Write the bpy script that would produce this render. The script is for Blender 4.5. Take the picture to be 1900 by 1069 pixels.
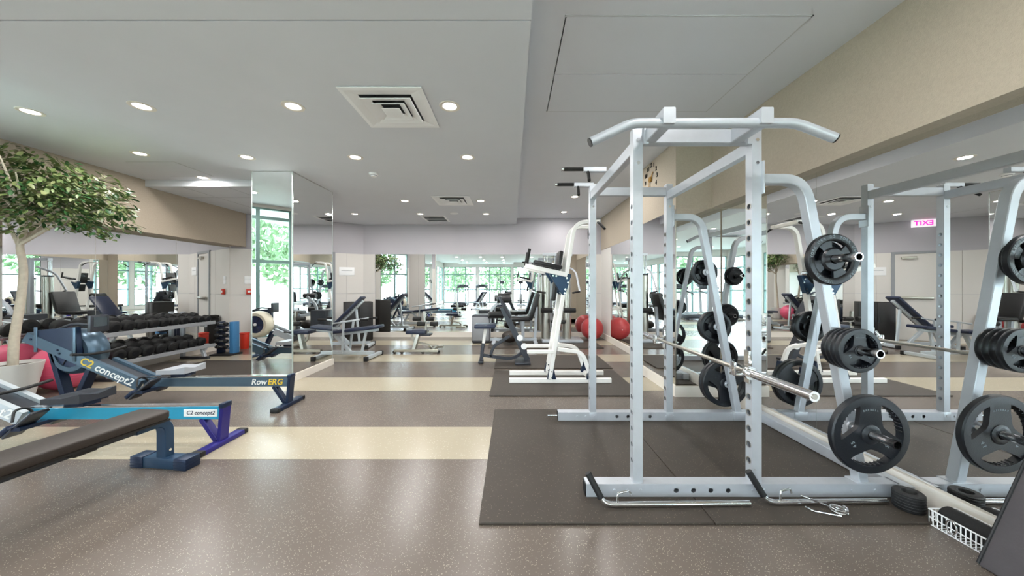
import bpy, bmesh, math, random
from mathutils import Vector, Matrix, Quaternion
random.seed(7)
for o in list(bpy.data.objects): bpy.data.objects.remove(o, do_unlink=True)
SC = bpy.context.scene
COL = SC.collection
PI = math.pi

# ------------------------------------------------------------------ camera, world, exposure
F, CX, HY, HC = 620.0, 950.0, 530.0, 1.3          # focal length in px, vanishing point, camera height
cam_d = bpy.data.cameras.new('camera'); cam = bpy.data.objects.new('camera', cam_d); COL.objects.link(cam)
cam.location = (0, 0, HC); cam.rotation_euler = (PI/2, 0, 0)
cam_d.sensor_width = 36; cam_d.lens = 36*F/1900
cam_d.shift_y = -(534.5-HY)/1900
cam_d.clip_start = 0.02; cam_d.clip_end = 200
SC.camera = cam
SKY_STRENGTH = 11.0
LAMP_W = 11.0
SC.view_settings.view_transform = 'Standard'
SC.view_settings.look = 'None'
SC.view_settings.gamma = 1.0
SC.view_settings.use_curve_mapping = False
SC.view_settings.exposure = 0.6
SC.cycles.max_bounces = 14; SC.cycles.diffuse_bounces = 6; SC.cycles.glossy_bounces = 7; SC.cycles.transparent_max_bounces = 16
SC.cycles.sample_clamp_indirect = 6.0
SC.cycles.caustics_reflective = True; SC.cycles.caustics_refractive = False
w = bpy.data.worlds.new('sky'); SC.world = w; w.use_nodes = True
wn = w.node_tree.nodes; wl = w.node_tree.links
bg = wn['Background']; bg.inputs[0].default_value = (0.80, 0.88, 1.0, 1); bg.inputs[1].default_value = SKY_STRENGTH

# ------------------------------------------------------------------ materials
def srgb(h):
    if isinstance(h, str):
        v = [int(h[i:i+2], 16)/255 for i in (1, 3, 5)]
        return tuple(x/12.92 if x <= .04045 else ((x+.055)/1.055)**2.4 for x in v) + (1,)
    return tuple(h) + (1,)
MATS = {}
def mat(name, color, rough=.5, metal=0., var=0., scale=30., bump=0., bscale=None, spec=.5, coat=0., emit=0.):
    m = bpy.data.materials.new(name); m.use_nodes = True
    nt = m.node_tree; b = nt.nodes['Principled BSDF']; c = srgb(color)
    b.inputs['Base Color'].default_value = c
    b.inputs['Roughness'].default_value = rough; b.inputs['Metallic'].default_value = metal
    b.inputs['Specular IOR Level'].default_value = spec; b.inputs['Coat Weight'].default_value = coat
    tc = nt.nodes.new('ShaderNodeTexCoord')
    if var > 0:
        n = nt.nodes.new('ShaderNodeTexNoise'); n.inputs['Scale'].default_value = scale; n.inputs['Detail'].default_value = 4
        nt.links.new(tc.outputs['Object'], n.inputs['Vector'])
        r = nt.nodes.new('ShaderNodeMix'); r.data_type = 'RGBA'
        r.inputs[6].default_value = tuple(max(0, x*(1-var)) for x in c[:3]) + (1,)
        r.inputs[7].default_value = tuple(min(1, x*(1+var)) for x in c[:3]) + (1,)
        nt.links.new(n.outputs['Fac'], r.inputs[0]); nt.links.new(r.outputs[2], b.inputs['Base Color'])
    if bump > 0:
        n2 = nt.nodes.new('ShaderNodeTexNoise'); n2.inputs['Scale'].default_value = bscale or scale; n2.inputs['Detail'].default_value = 3
        nt.links.new(tc.outputs['Object'], n2.inputs['Vector'])
        bp = nt.nodes.new('ShaderNodeBump'); bp.inputs['Strength'].default_value = bump; bp.inputs['Distance'].default_value = .004
        nt.links.new(n2.outputs['Fac'], bp.inputs['Height']); nt.links.new(bp.outputs['Normal'], b.inputs['Normal'])
    if emit > 0:
        b.inputs['Emission Color'].default_value = c; b.inputs['Emission Strength'].default_value = emit
    MATS[name] = m
    return m
def rubber_floor(name, base, fleck, rough, density=.62, scale=75., mottled=.12):
    m = mat(name, base, rough)
    nt = m.node_tree; b = nt.nodes['Principled BSDF']; tc = nt.nodes['Texture Coordinate']
    v = nt.nodes.new('ShaderNodeTexVoronoi'); v.inputs['Scale'].default_value = scale
    nt.links.new(tc.outputs['Object'], v.inputs['Vector'])
    lt = nt.nodes.new('ShaderNodeMath'); lt.operation = 'LESS_THAN'; lt.inputs[1].default_value = .28
    nt.links.new(v.outputs['Distance'], lt.inputs[0])
    sx = nt.nodes.new('ShaderNodeSeparateColor'); nt.links.new(v.outputs['Color'], sx.inputs[0])
    gt = nt.nodes.new('ShaderNodeMath'); gt.operation = 'GREATER_THAN'; gt.inputs[1].default_value = density
    nt.links.new(sx.outputs[0], gt.inputs[0])
    mu = nt.nodes.new('ShaderNodeMath'); mu.operation = 'MULTIPLY'
    nt.links.new(lt.outputs[0], mu.inputs[0]); nt.links.new(gt.outputs[0], mu.inputs[1])
    n = nt.nodes.new('ShaderNodeTexNoise'); n.inputs['Scale'].default_value = 2.2; n.inputs['Detail'].default_value = 6
    nt.links.new(tc.outputs['Object'], n.inputs['Vector'])
    c = srgb(base)
    r = nt.nodes.new('ShaderNodeMix'); r.data_type = 'RGBA'
    r.inputs[6].default_value = tuple(x*(1-mottled) for x in c[:3]) + (1,); r.inputs[7].default_value = tuple(x*(1+mottled) for x in c[:3]) + (1,)
    nt.links.new(n.outputs['Fac'], r.inputs[0])
    r2 = nt.nodes.new('ShaderNodeMix'); r2.data_type = 'RGBA'; r2.inputs[7].default_value = srgb(fleck)
    nt.links.new(mu.outputs[0], r2.inputs[0]); nt.links.new(r.outputs[2], r2.inputs[6]); nt.links.new(r2.outputs[2], b.inputs['Base Color'])
    n3 = nt.nodes.new('ShaderNodeTexNoise'); n3.inputs['Scale'].default_value = 260
    nt.links.new(tc.outputs['Object'], n3.inputs['Vector'])
    bp = nt.nodes.new('ShaderNodeBump'); bp.inputs['Strength'].default_value = .12; bp.inputs['Distance'].default_value = .002
    nt.links.new(n3.outputs['Fac'], bp.inputs['Height']); nt.links.new(bp.outputs['Normal'], b.inputs['Normal'])
    return m
rubber_floor('floor_brown', '#675e57', '#b0a694', .25, .72, 165.)
rubber_floor('floor_cream', '#a69d89', '#bdb4a0', .24, .7, 75., .05)
rubber_floor('mat_rubber', '#3c352e', '#6a5f52', .62, .8, 110., .22)
mat('ceiling_grey', '#d8dbe1', .62, var=.03, scale=3)
mat('paint_offwhite', '#d6d2cd', .5, var=.03, scale=2)
mat('paint_lavender', '#b3b0b6', .55, var=.04, scale=2)
mat('paint_beige', '#b0a493', .8, var=.12, scale=60, bump=.6, bscale=160)
mat('panel_edge', '#c2c4c6', .6)
mat('trim_white', '#e6e0d6', .4, var=.03, scale=6)
mat('mirror_glass', (.90, .915, .91), .0, 1.0)
mat('mirror_edge', '#c8d4d0', .2, .6)
mat('silver_paint', '#bcc1c8', .34, .35, var=.08, scale=14)
mat('white_paint', '#f3f1ed', .35, .0, var=.05, scale=14)
mat('chrome', (.82, .82, .83), .12, 1.0)
mat('brushed_steel', '#b7b2a8', .28, 1.0, var=.1, scale=80)
mat('black_rubber', '#141517', .55, var=.2, scale=60, bump=.25, bscale=300)
mat('black_iron', '#15181d', .30, .2, var=.2, scale=40, bump=.2, bscale=150)
mat('plate_rubber', '#171b21', .36, .0, var=.15, scale=30, bump=.2, bscale=200)
mat('plate_mark', '#7f8a90', .5)
mat('black_vinyl', '#1c1b1c', .38, var=.15, scale=20, bump=.15, bscale=120)
mat('brown_vinyl', '#2b231d', .52, var=.15, scale=20, bump=.15, bscale=200)
mat('navy_vinyl', '#1d2740', .35, var=.12, scale=20, bump=.15, bscale=160)
mat('charcoal_paint', '#3a3d44', .35, .3, var=.1, scale=20)
mat('steel_blue_paint', '#2a4560', .4, .3, var=.1, scale=20)
mat('slate_paint', '#52687a', .28, .4, var=.08, scale=12)
mat('cyan_paint', '#2f9fc4', .3, .25, var=.12, scale=12)
mat('indigo_paint', '#2a2478', .4, .2, var=.1, scale=12)
mat('navy_paint', '#1a2a44', .38, .3, var=.1, scale=12)
mat('pale_frame', '#c3ccd2', .35, .3, var=.05, scale=12)
mat('beige_plastic', '#d2cbb8', .4, var=.05, scale=12)
mat('navy_mesh', '#1d2a4c', .5, var=.3, scale=120)
mat('grey_plastic', '#8f9296', .45, var=.06, scale=12)
mat('pale_grey_seat', '#9ea2a8', .42, var=.06, scale=12)
mat('red_ball', '#b23a3c', .38, var=.05, scale=8)
mat('pink_ball', '#e05a7c', .42, var=.06, scale=6)
mat('red_plastic', '#c8321f', .4, var=.05, scale=8)
mat('white_plastic', '#f2f3f4', .4)
mat('white_ceramic', '#dcdad6', .45, var=.04, scale=4)
mat('soil', '#3d2e22', .95, var=.4, scale=60, bump=.8)
mat('bark', '#c9bfae', .8, var=.25, scale=25, bump=.6)
mat('leaf_green', '#5f7040', .45, var=.35, scale=3)
mat('leaf_pale', '#757d50', .45, var=.3, scale=3)
mat('leaf_deep', '#2f5a2c', .45, var=.3, scale=3)
mat('outdoor_leaf', '#6f8f66', .7, var=.4, scale=6)
mat('outdoor_ground', '#b9bfae', .9, var=.15, scale=1)
mat('window_frame_green', '#6f8c88', .4, .3)
mat('gold', '#b08a4a', .35, .7)
mat('ink_black', '#181614', .5)
mat('exit_letter', '#e0128c', .5, emit=1.6)
mat('exit_face', '#f3eef2', .5, emit=.5)
mat('lamp_lens', '#fff6e8', .4, emit=9.0)
mat('text_white', '#eef0ee', .5)
mat('text_yellow', '#e3c23b', .5)
mat('screen_dark', '#10161a', .15)
mat('wood_door', '#d3cfca', .45, var=.02, scale=3)
mat('foam_black', '#191919', .8, var=.2, scale=90, bump=.4, bscale=200)
mat('mat_leaning', '#4a4649', .7, var=.12, scale=18, bump=.3, bscale=90)
mat('panel_blue', '#3f78a8', .4, var=.1, scale=10)
def scuffs(name, dark):
    nt = MATS[name].node_tree; b = nt.nodes['Principled BSDF']; tc = nt.nodes['Texture Coordinate']
    mp = nt.nodes.new('ShaderNodeMapping'); mp.inputs['Scale'].default_value = (1, 1, .6); nt.links.new(tc.outputs['Object'], mp.inputs[0])
    n = nt.nodes.new('ShaderNodeTexNoise'); n.inputs['Scale'].default_value = 28; n.inputs['Detail'].default_value = 9; n.inputs['Roughness'].default_value = .7
    nt.links.new(mp.outputs[0], n.inputs['Vector'])
    r = nt.nodes.new('ShaderNodeValToRGB'); r.color_ramp.elements[0].position = .69; r.color_ramp.elements[1].position = .72
    nt.links.new(n.outputs['Fac'], r.inputs[0])
    old = b.inputs['Base Color'].links[0].from_socket
    mx_ = nt.nodes.new('ShaderNodeMix'); mx_.data_type = 'RGBA'; mx_.inputs[7].default_value = srgb(dark)
    nt.links.new(r.outputs[0], mx_.inputs[0]); nt.links.new(old, mx_.inputs[6]); nt.links.new(mx_.outputs[2], b.inputs['Base Color'])
scuffs('silver_paint', '#6b6660')
m = bpy.data.materials.new('window_glass'); m.use_nodes = True; MATS['window_glass'] = m
nt = m.node_tree; nt.nodes.clear()
out = nt.nodes.new('ShaderNodeOutputMaterial'); tr = nt.nodes.new('ShaderNodeBsdfTransparent'); gl = nt.nodes.new('ShaderNodeBsdfGlossy')
tr.inputs[0].default_value = (.93, .97, .97, 1); gl.inputs['Roughness'].default_value = .02
mx = nt.nodes.new('ShaderNodeMixShader'); mx.inputs[0].default_value = .07
nt.links.new(tr.outputs[0], mx.inputs[1]); nt.links.new(gl.outputs[0], mx.inputs[2]); nt.links.new(mx.outputs[0], out.inputs[0])

# ------------------------------------------------------------------ mesh helpers
def V(*a): return Vector(a)
def fillet(pts, r, n=6):
    pts = [Vector(p) for p in pts]; out = [pts[0]]
    for i in range(1, len(pts)-1):
        a, b, c = pts[i-1], pts[i], pts[i+1]
        d1, d2 = (a-b), (c-b); rr = min(r, d1.length*.49, d2.length*.49)
        p, q = b+d1.normalized()*rr, b+d2.normalized()*rr
        for k in range(n+1):
            t = k/n; out.append(p*(1-t)**2 + b*2*t*(1-t) + q*t*t)
    out.append(pts[-1]); return out
def circ(r, n=12): return [(r*math.cos(2*PI*k/n), r*math.sin(2*PI*k/n)) for k in range(n)]
def rect(w, h, c=.004):
    a, b = w/2, h/2; c = min(c, a*.6, b*.6)
    return [(a-c, -b), (a, -b+c), (a, b-c), (a-c, b), (-a+c, b), (-a, b-c), (-a, -b+c), (-a+c, -b)]
class MB:
    def __init__(s): s.v = []; s.f = []
    def add(s, vs, fs, M=None):
        k = len(s.v)
        s.v += [tuple(M @ Vector(p)) if M is not None else tuple(p) for p in vs]
        s.f += [tuple(i+k for i in f) for f in fs]; return s
    def box(s, lo, hi, c=.0, M=None):
        x0, y0, z0 = lo; x1, y1, z1 = hi
        if c <= 0:
            vs = [(x, y, z) for z in (z0, z1) for y in (y0, y1) for x in (x0, x1)]
            return s.add(vs, [(0, 2, 3, 1), (4, 5, 7, 6), (0, 1, 5, 4), (2, 6, 7, 3), (0, 4, 6, 2), (1, 3, 7, 5)], M)
        bm = bmesh.new(); bmesh.ops.create_cube(bm, size=1)
        for q in bm.verts: q.co = Vector(((x0+x1)/2+q.co.x*(x1-x0), (y0+y1)/2+q.co.y*(y1-y0), (z0+z1)/2+q.co.z*(z1-z0)))
        c = min(c, (x1-x0)*.45, (y1-y0)*.45, (z1-z0)*.45)
        bmesh.ops.bevel(bm, geom=list(bm.edges), offset=c, segments=2, profile=.5, affect='EDGES')
        bm.verts.index_update()
        s.add([q.co[:] for q in bm.verts], [[q.index for q in f.verts] for f in bm.faces], M); bm.free(); return s
    def sweep(s, pts, prof, up=(0, 0, 1), caps=True, scales=None):
        pts = [Vector(p) for p in pts]; n = len(pts); m = len(prof); vs = []
        T = []
        for i in range(n):
            a = pts[max(i-1, 0)]; b = pts[min(i+1, n-1)]; T.append((b-a).normalized())
        N = Vector(up) - T[0]*T[0].dot(Vector(up))
        if N.length < 1e-4: N = Vector((1, 0, 0)) - T[0]*T[0].x
        if N.length < 1e-4: N = Vector((0, 1, 0))
        N.normalize()
        for i in range(n):
            N = N - T[i]*T[i].dot(N); N.normalize(); B = T[i].cross(N)
            k = scales[i] if scales else 1
            for (u, v_) in prof: vs.append(pts[i] + B*(-u*k) + N*(v_*k))
        fs = []
        for i in range(n-1):
            for j in range(m):
                a = i*m+j; b = i*m+(j+1) % m; fs.append((a, a+m, b+m, b))
        if caps: fs.append(tuple(range(m))); fs.append(tuple(reversed(range((n-1)*m, n*m))))
        return s.add(vs, fs)
    def bar(s, p, q, w, h, up=(0, 0, 1), c=.004): return s.sweep([p, q], rect(w, h, c), up)
    def tube(s, pts, r, n=12, fr=0, up=(0, 0, 1)):
        return s.sweep(fillet(pts, fr) if fr else pts, circ(r, n), up)
    def rtube(s, pts, w, h, fr=.05, up=(0, 0, 1), n=6): return s.sweep(fillet(pts, fr, n), rect(w, h), up)
    def lathe(s, prof, n=32, M=None, close=False):
        vs = []; fs = []; m = len(prof)
        for k in range(n):
            a = 2*PI*k/n
            for (r, z) in prof: vs.append((r*math.cos(a), r*math.sin(a), z))
        for k in range(n):
            k2 = (k+1) % n
            for j in range(m-1 if not close else m):
                j2 = (j+1) % m
                fs.append((k*m+j, k2*m+j, k2*m+j2, k*m+j2))
        return s.add(vs, fs, M)
    def disc(s, c, nrm, r, t, n=16):
        c = Vector(c); nrm = Vector(nrm).normalized(); return s.sweep([c-nrm*t/2, c+nrm*t/2], circ(r, n), (0, 0, 1) if abs(nrm.z) < .9 else (1, 0, 0))
    def sphere(s, c, r, nu=24, nv=14, sq=(1, 1, 1)):
        vs = [(c[0], c[1], c[2]-r*sq[2])]; fs = []
        for i in range(1, nv):
            t = -PI/2+PI*i/nv
            for j in range(nu):
                a = 2*PI*j/nu; vs.append((c[0]+r*sq[0]*math.cos(t)*math.cos(a), c[1]+r*sq[1]*math.cos(t)*math.sin(a), c[2]+r*sq[2]*math.sin(t)))
        vs.append((c[0], c[1], c[2]+r*sq[2])); top = len(vs)-1
        for j in range(nu): fs.append((0, 1+(j+1) % nu, 1+j)); fs.append((top, 1+(nv-2)*nu+j, 1+(nv-2)*nu+(j+1) % nu))
        for i in range(nv-2):
            for j in range(nu):
                a = 1+i*nu+j; b = 1+i*nu+(j+1) % nu; fs.append((a, b, b+nu, a+nu))
        return s.add(vs, fs)
    def prism(s, poly, a, b, axis='y', M=None):
        n = len(poly)
        mk = {'y': lambda p, t: (p[0], t, p[1]), 'z': lambda p, t: (p[0], p[1], t), 'x': lambda p, t: (t, p[0], p[1])}[axis]
        vs = [mk(p, a) for p in poly]+[mk(p, b) for p in poly]
        fs = [tuple(range(n)), tuple(range(2*n-1, n-1, -1))]+[(i, i+n, (i+1) % n+n, (i+1) % n) for i in range(n)]
        return s.add(vs, fs, M)
    def holed_tube(s, O, A, N, T, a0, a1, hn, ht, at, r, faces, n=16):
        # square tube along A with round holes (centres at) through the faces +N (1) and / or -N (-1)
        O, A, N, T = Vector(O), Vector(A), Vector(N), Vector(T); ids = {}; vs = []; fs = []
        def P(a, b, c):
            q = O+A*a+N*b+T*c; k = (round(q.x, 6), round(q.y, 6), round(q.z, 6))
            if k not in ids: ids[k] = len(vs); vs.append(k)
            return ids[k]
        for sd in (1, -1):
            fs.append((P(a0, -hn, sd*ht), P(a1, -hn, sd*ht), P(a1, hn, sd*ht), P(a0, hn, sd*ht)))
            b = sd*hn; e = a0
            for h in (at if sd in faces else []):
                fs.append((P(e, b, -ht), P(h-ht, b, -ht), P(h-ht, b, ht), P(e, b, ht))); e = h+ht
                for i in range(n):
                    q = []
                    for k in (i, i+1):
                        t = 2*PI*k/n; c_, s_ = math.cos(t), math.sin(t); m_ = max(abs(c_), abs(s_))
                        q.append((P(h+ht*c_/m_, b, ht*s_/m_), P(h+r*c_, b, r*s_)))
                    fs.append((q[0][0], q[1][0], q[1][1], q[0][1]))
            fs.append((P(e, b, -ht), P(a1, b, -ht), P(a1, b, ht), P(e, b, ht)))
        for a in (a0, a1): fs.append((P(a, -hn, -ht), P(a, hn, -ht), P(a, hn, ht), P(a, -hn, ht)))
        return s.add(vs, fs)
    def holed_slab(s, x0, x1, y0, y1, z0, z1, holes):
        # ceiling slab with rectangular openings in its underside, closed above
        xs = sorted({x0, x1, *[h[0] for h in holes], *[h[1] for h in holes]}); ys = sorted({y0, y1, *[h[2] for h in holes], *[h[3] for h in holes]})
        ids = {}; vs = []; fs = []
        def P(*q):
            if q not in ids: ids[q] = len(vs); vs.append(q)
            return ids[q]
        def full(i, j):
            if not (0 <= i < len(xs)-1 and 0 <= j < len(ys)-1): return None
            cx_, cy_ = (xs[i]+xs[i+1])/2, (ys[j]+ys[j+1])/2
            return not any(h[0] < cx_ < h[1] and h[2] < cy_ < h[3] for h in holes)
        for i in range(len(xs)-1):
            for j in range(len(ys)-1):
                a, b, c, d = xs[i], xs[i+1], ys[j], ys[j+1]; me_ = full(i, j)
                fs.append((P(a, c, z1), P(b, c, z1), P(b, d, z1), P(a, d, z1)))
                if me_: fs.append((P(a, c, z0), P(b, c, z0), P(b, d, z0), P(a, d, z0)))
                for ii, jj, e in ((i-1, j, ((a, c), (a, d))), (i, j-1, ((a, c), (b, c))), (i+1, j, ((b, c), (b, d))), (i, j+1, ((a, d), (b, d)))):
                    o_ = full(ii, jj)
                    if (me_ and o_ is not True): fs.append((P(*e[0], z0), P(*e[1], z0), P(*e[1], z1), P(*e[0], z1)))
        return s.add(vs, fs)
    def throat(s, a, b, d):
        # open-bottomed duct box
        vs = [(x, y, z) for z in (-.001, d) for x, y in ((-a, -b), (a, -b), (a, b), (-a, b))]
        return s.add(vs, [(4, 5, 6, 7)]+[(i, (i+1) % 4, (i+1) % 4+4, i+4) for i in range(4)])
    def mesh(s, name, m, smooth=40):
        me = bpy.data.meshes.new(name); me.from_pydata(s.v, [], s.f)
        bm = bmesh.new(); bm.from_mesh(me); bmesh.ops.recalc_face_normals(bm, faces=bm.faces); bm.to_mesh(me); bm.free()
        if smooth:
            for p in me.polygons: p.use_smooth = True
            me.set_sharp_from_angle(angle=math.radians(smooth))
        me.materials.append(MATS[m]); return me
    def build(s, name, m, parent=None, loc=(0, 0, 0), rot=(0, 0, 0), smooth=40):
        o = bpy.data.objects.new(name, s.mesh(name, m, smooth)); COL.objects.link(o)
        o.location = loc; o.rotation_euler = rot
        if parent: o.parent = parent
        return o
def inst(me, name, parent=None, loc=(0, 0, 0), rot=(0, 0, 0), scale=(1, 1, 1)):
    o = bpy.data.objects.new(name, me); COL.objects.link(o); o.location = loc; o.rotation_euler = rot; o.scale = scale
    if parent: o.parent = parent
    return o
def tag(o, label, cat, group=None):
    o['label'] = label; o['category'] = cat
    if group: o['group'] = group
    return o
def struct(o): o['kind'] = 'structure'; return o
def thing(name, label, cat, loc=(0, 0, 0), rz=0, group=None):
    o = bpy.data.objects.new(name, None); COL.objects.link(o); o.empty_display_size = .1
    o.location = loc; o.rotation_euler = (0, 0, rz); return tag(o, label, cat, group)
def copy_tree(o, parent=None):
    c = o.copy(); COL.objects.link(c)
    if parent: c.parent = parent
    for ch in list(o.children): copy_tree(ch, c)
    return c
def copy_thing(o, loc, rz=None, label=None, group=None):
    c = copy_tree(o); c.location = loc
    if rz is not None: c.rotation_euler = (0, 0, rz)
    if label: c['label'] = label
    if group: c['group'] = group
    return c
def glyphs(txt, size, ext=.0008, shear=0., bold=0.):
    cu = bpy.data.curves.new('lettering', 'FONT'); cu.body = txt; cu.size = size; cu.extrude = ext; cu.shear = shear; cu.offset = bold*size
    cu.align_x = 'CENTER'; cu.align_y = 'CENTER'; cu.resolution_u = 3
    o = bpy.data.objects.new('lettering', cu); COL.objects.link(o)
    bpy.context.view_layer.update()
    me = bpy.data.meshes.new_from_object(o.evaluated_get(bpy.context.evaluated_depsgraph_get()))
    vs = [v.co[:] for v in me.vertices]; fs = [tuple(p.vertices) for p in me.polygons]
    bpy.data.objects.remove(o); bpy.data.meshes.remove(me); return vs, fs
# letter matrices: text in local xy -> world
FACE_NEG_Y = Matrix.Rotation(PI/2, 4, 'X')                      # readable from -y
FACE_NEG_X = Matrix.Rotation(-PI/2, 4, 'Z') @ FACE_NEG_Y
FACE_POS_X = Matrix.Rotation(PI/2, 4, 'Z') @ FACE_NEG_Y
_arc = {}
def arc_text(mb, txt, size, radius, mid_deg, step_deg, M, ext=.0008):
    n = len(txt)
    for i, ch in enumerate(txt):
        if ch == ' ': continue
        if (ch, size) not in _arc: _arc[(ch, size)] = glyphs(ch, size, ext)
        a = math.radians(mid_deg - (i-(n-1)/2)*step_deg)
        L = Matrix.Translation((radius*math.cos(a), radius*math.sin(a), 0)) @ Matrix.Rotation(a-PI/2, 4, 'Z')
        mb.add(*_arc[(ch, size)], M @ L)

# ------------------------------------------------------------------ the room
ZL, ZUL, ZUR = 2.84, 2.94, 3.00                  # dropped ceiling, left ceiling, right ceiling
XL, XR, YB, YF = -5.95, 2.46, 8.43, -7.5
def solid(name, lo, hi, m, parent=None, c=0): 
    o = MB().box(lo, hi, c).build(name, m, parent, smooth=0)
    if parent is None: struct(o)
    return o
floor = solid('floor', (XL-.3, YF-.2, -.12), (2.75, YB+.2, 0), 'floor_brown')
for (a, b) in ((2.50, 3.07), (4.13, 4.72), (5.70, 6.30), (7.30, 7.90), (.87, 1.45), (-.75, -.17), (-2.37, -1.78), (-3.98, -3.4), (-5.6, -5.0)):
    solid('rubber_strip', (XL-.1, a, -.01), (XR+.1, b, .0012), 'floor_cream', floor)
ceil = struct(MB().holed_slab(.11, 2.75, YF, YB+.2, ZUR, 3.3, [(.337, 1.887, 2.108, 3.252)]).build('ceiling', 'ceiling_grey', smooth=0))
MB().holed_slab(XL-.3, -3.75, YF, 5.19, ZUL, 3.3, [(-5.108, -4.478, 4.428, 5.002)]).build('side_ceiling', 'ceiling_grey', ceil, smooth=0)
MB().holed_slab(-3.75, .11, 1.945, YB+.2, ZL, 3.29, [(-1.292, -.768, 2.643, 3.167), (-1.322, -.798, 5.788, 6.312), (-1.992, -1.528, 7.428, 8.012)]).build('dropped_ceiling', 'ceiling_grey', ceil, smooth=0)
solid('dropped_ceiling', (-3.75, YF, ZL), (.11, 1.935, 3.29), 'ceiling_grey', ceil)
solid('ceiling_reveal', (-3.75, 1.935, ZL+.09), (.11, 1.945, 3.28), 'ceiling_grey', ceil)
solid('corner_ceiling', (XL-.3, 5.19, ZL), (-3.75, YB+.2, 3.29), 'ceiling_grey', ceil)
for x in (-5.15, -4.45): solid('ceiling_joint', (x-.004, 5.2, ZL-.001), (x+.004, 7.2, ZL+.01), 'grey_plastic', ceil)
solid('ceiling_joint', (-5.69, 5.85, ZL-.001), (-3.76, 5.858, ZL+.01), 'grey_plastic', ceil)
# access panels
def access_panel(x0, x1, y0, y1, z, near=True, far=True):
    p = MB(); t = .012
    p.box((x0, y0, z-.005), (x1, y1, z+.012))
    o = p.build('access_panel', 'ceiling_grey', ceil, smooth=0)
    f = MB()
    if near: f.box((x0-t, y0-t, z-.004), (x1+t, y0, z+.002))
    if far: f.box((x0-t, y1, z-.004), (x1+t, y1+t, z+.002))
    f.box((x1, y0-(t if near else 0), z-.004), (x1+t, y1+(t if far else 0), z+.002))
    f.build('panel_trim', 'panel_edge', o, smooth=0)
access_panel(.345, 1.885, 2.11, 2.676, ZUR, far=False)
access_panel(.345, 1.885, 2.684, 3.25, ZUR, near=False)
access_panel(-5.1, -4.48, 4.43, 5.0, ZUL)

# left wall with three mirror sheets and the brown bulkhead above
wall_left = solid('wall_left', (XL-.15, 3.02, 0), (XL, 7.2, 3.2), 'paint_offwhite')
for a, b in ((3.62, 4.768), (4.772, 5.918), (5.922, 7.03)):
    solid('mirror_sheet', (XL, a, .13), (XL+.006, b, 2.14), 'mirror_glass', wall_left)
solid('bulkhead', (XL, 3.02, 2.13), (-5.70, 7.16, 2.99), 'paint_beige', wall_left)
bl = solid('baseboard_left', (XL, 3.05, 0), (XL+.018, 7.05, .125), 'trim_white')

# angled wall behind the column
AW = (XL, 7.05); AL = math.hypot(2.2, 1.38); AA = math.atan2(1.38, 2.2)
def angled(name, lo, hi, m, parent=None, c=0):
    o = MB().box(lo, hi, c).build(name, m, parent, smooth=0)
    if parent is None: o.location = (AW[0], AW[1], 0); o.rotation_euler = (0, 0, AA); struct(o)
    return o
wall_ang = angled('wall_back_left', (-.2, .014, 0), (AL+.1, .14, 3.2), 'paint_lavender')
D0, D1 = .47*AL, .735*AL
for a, b in ((0, D0-.36), (D0-.354, D0-.06), (D1+.06, AL-.38), (AL-.374, AL+.01)):
    for z0, z1 in ((.125, 1.1), (1.106, 2.09)):
        angled('wall_panel', (a, 0, z0), (b, .014, z1), 'paint_offwhite', wall_ang)
angled('baseboard_back_left', (0, -.016, 0), (D0-.06, .014, .125), 'trim_white')
angled('baseboard_back_left', (D1+.06, -.016, 0), (AL+.02, .014, .125), 'trim_white')
door = angled('door_1', (D0, -.004, .008), (D1, .03, 2.05), 'wood_door')
fr = MB(); fr.box((D0-.06, -.02, 0), (D0, .03, 2.11)); fr.box((D1, -.02, 0), (D1+.06, .03, 2.11)); fr.box((D0, -.02, 2.055), (D1, .03, 2.11))
fr.build('door_frame', 'grey_plastic', door, smooth=0)
MB().box((D0+.08, -.055, .98), (D1-.06, -.03, 1.04), .006).build('push_bar', 'brushed_steel', door)
MB().box((D0+.34, -.06, 1.93), (D1-.1, -.004, 1.99), .006).build('door_closer', 'brushed_steel', door)

# back wall
wall_back = solid('wall_back', (-3.9, YB+.014, 0), (2.7, YB+.16, 3.2), 'paint_lavender')
for a, b in ((-3.75, -3.46), (1.98, 2.26)):
    for z0, z1 in ((.125, 1.1), (1.106, 2.09)):
        solid('wall_panel', (a, YB, z0), (b, YB+.014, z1), 'paint_offwhite', wall_back)
xs = [-3.45, -2.36, -1.28, -.2, .89, 1.97]
for a, b in zip(xs[:-1], xs[1:]):
    solid('mirror_sheet', (a+.001, YB+.004, .13), (b-.001, YB+.014, 2.09), 'mirror_glass', wall_back)
solid('baseboard_back', (-3.76, YB-.014, 0), (2.25, YB+.014, .125), 'trim_white')

# right wall: far bay, pier, near bay
wr2 = solid('wall_right_far', (2.26, 5.17, 0), (2.6, YB+.1, 3.2), 'paint_offwhite')
solid('bulkhead', (2.25, 5.17, 2.19), (2.27, YB+.013, 3.05), 'paint_beige', wr2)
for a, b in ((5.18, 6.398), (6.402, 7.62)):
    solid('mirror_sheet', (2.252, a, .13), (2.262, b, 2.19), 'mirror_glass', wr2)
solid('baseboard_right_far', (2.232, 5.17, 0), (2.262, YB-.014, .125), 'trim_white')
pier = solid('wall_pier', (1.927, 3.92, 0), (2.6, 5.17, 3.2), 'paint_beige')
solid('upper_face', (1.917, 3.912, 2.2), (2.46, 3.922, 3.05), 'paint_beige', pier)
solid('upper_face', (1.917, 3.922, 2.2), (1.928, 5.17, 3.05), 'paint_beige', pier)
solid('mirror_sheet', (1.92, 3.912, .13), (2.44, 3.921, 2.2), 'mirror_glass', pier)
solid('mirror_sheet', (1.918, 3.93, .13), (1.928, 5.165, 2.2), 'mirror_glass', pier)
solid('corner_trim', (1.913, 3.908, .13), (1.921, 3.916, 2.2), 'brushed_steel', pier)
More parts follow.
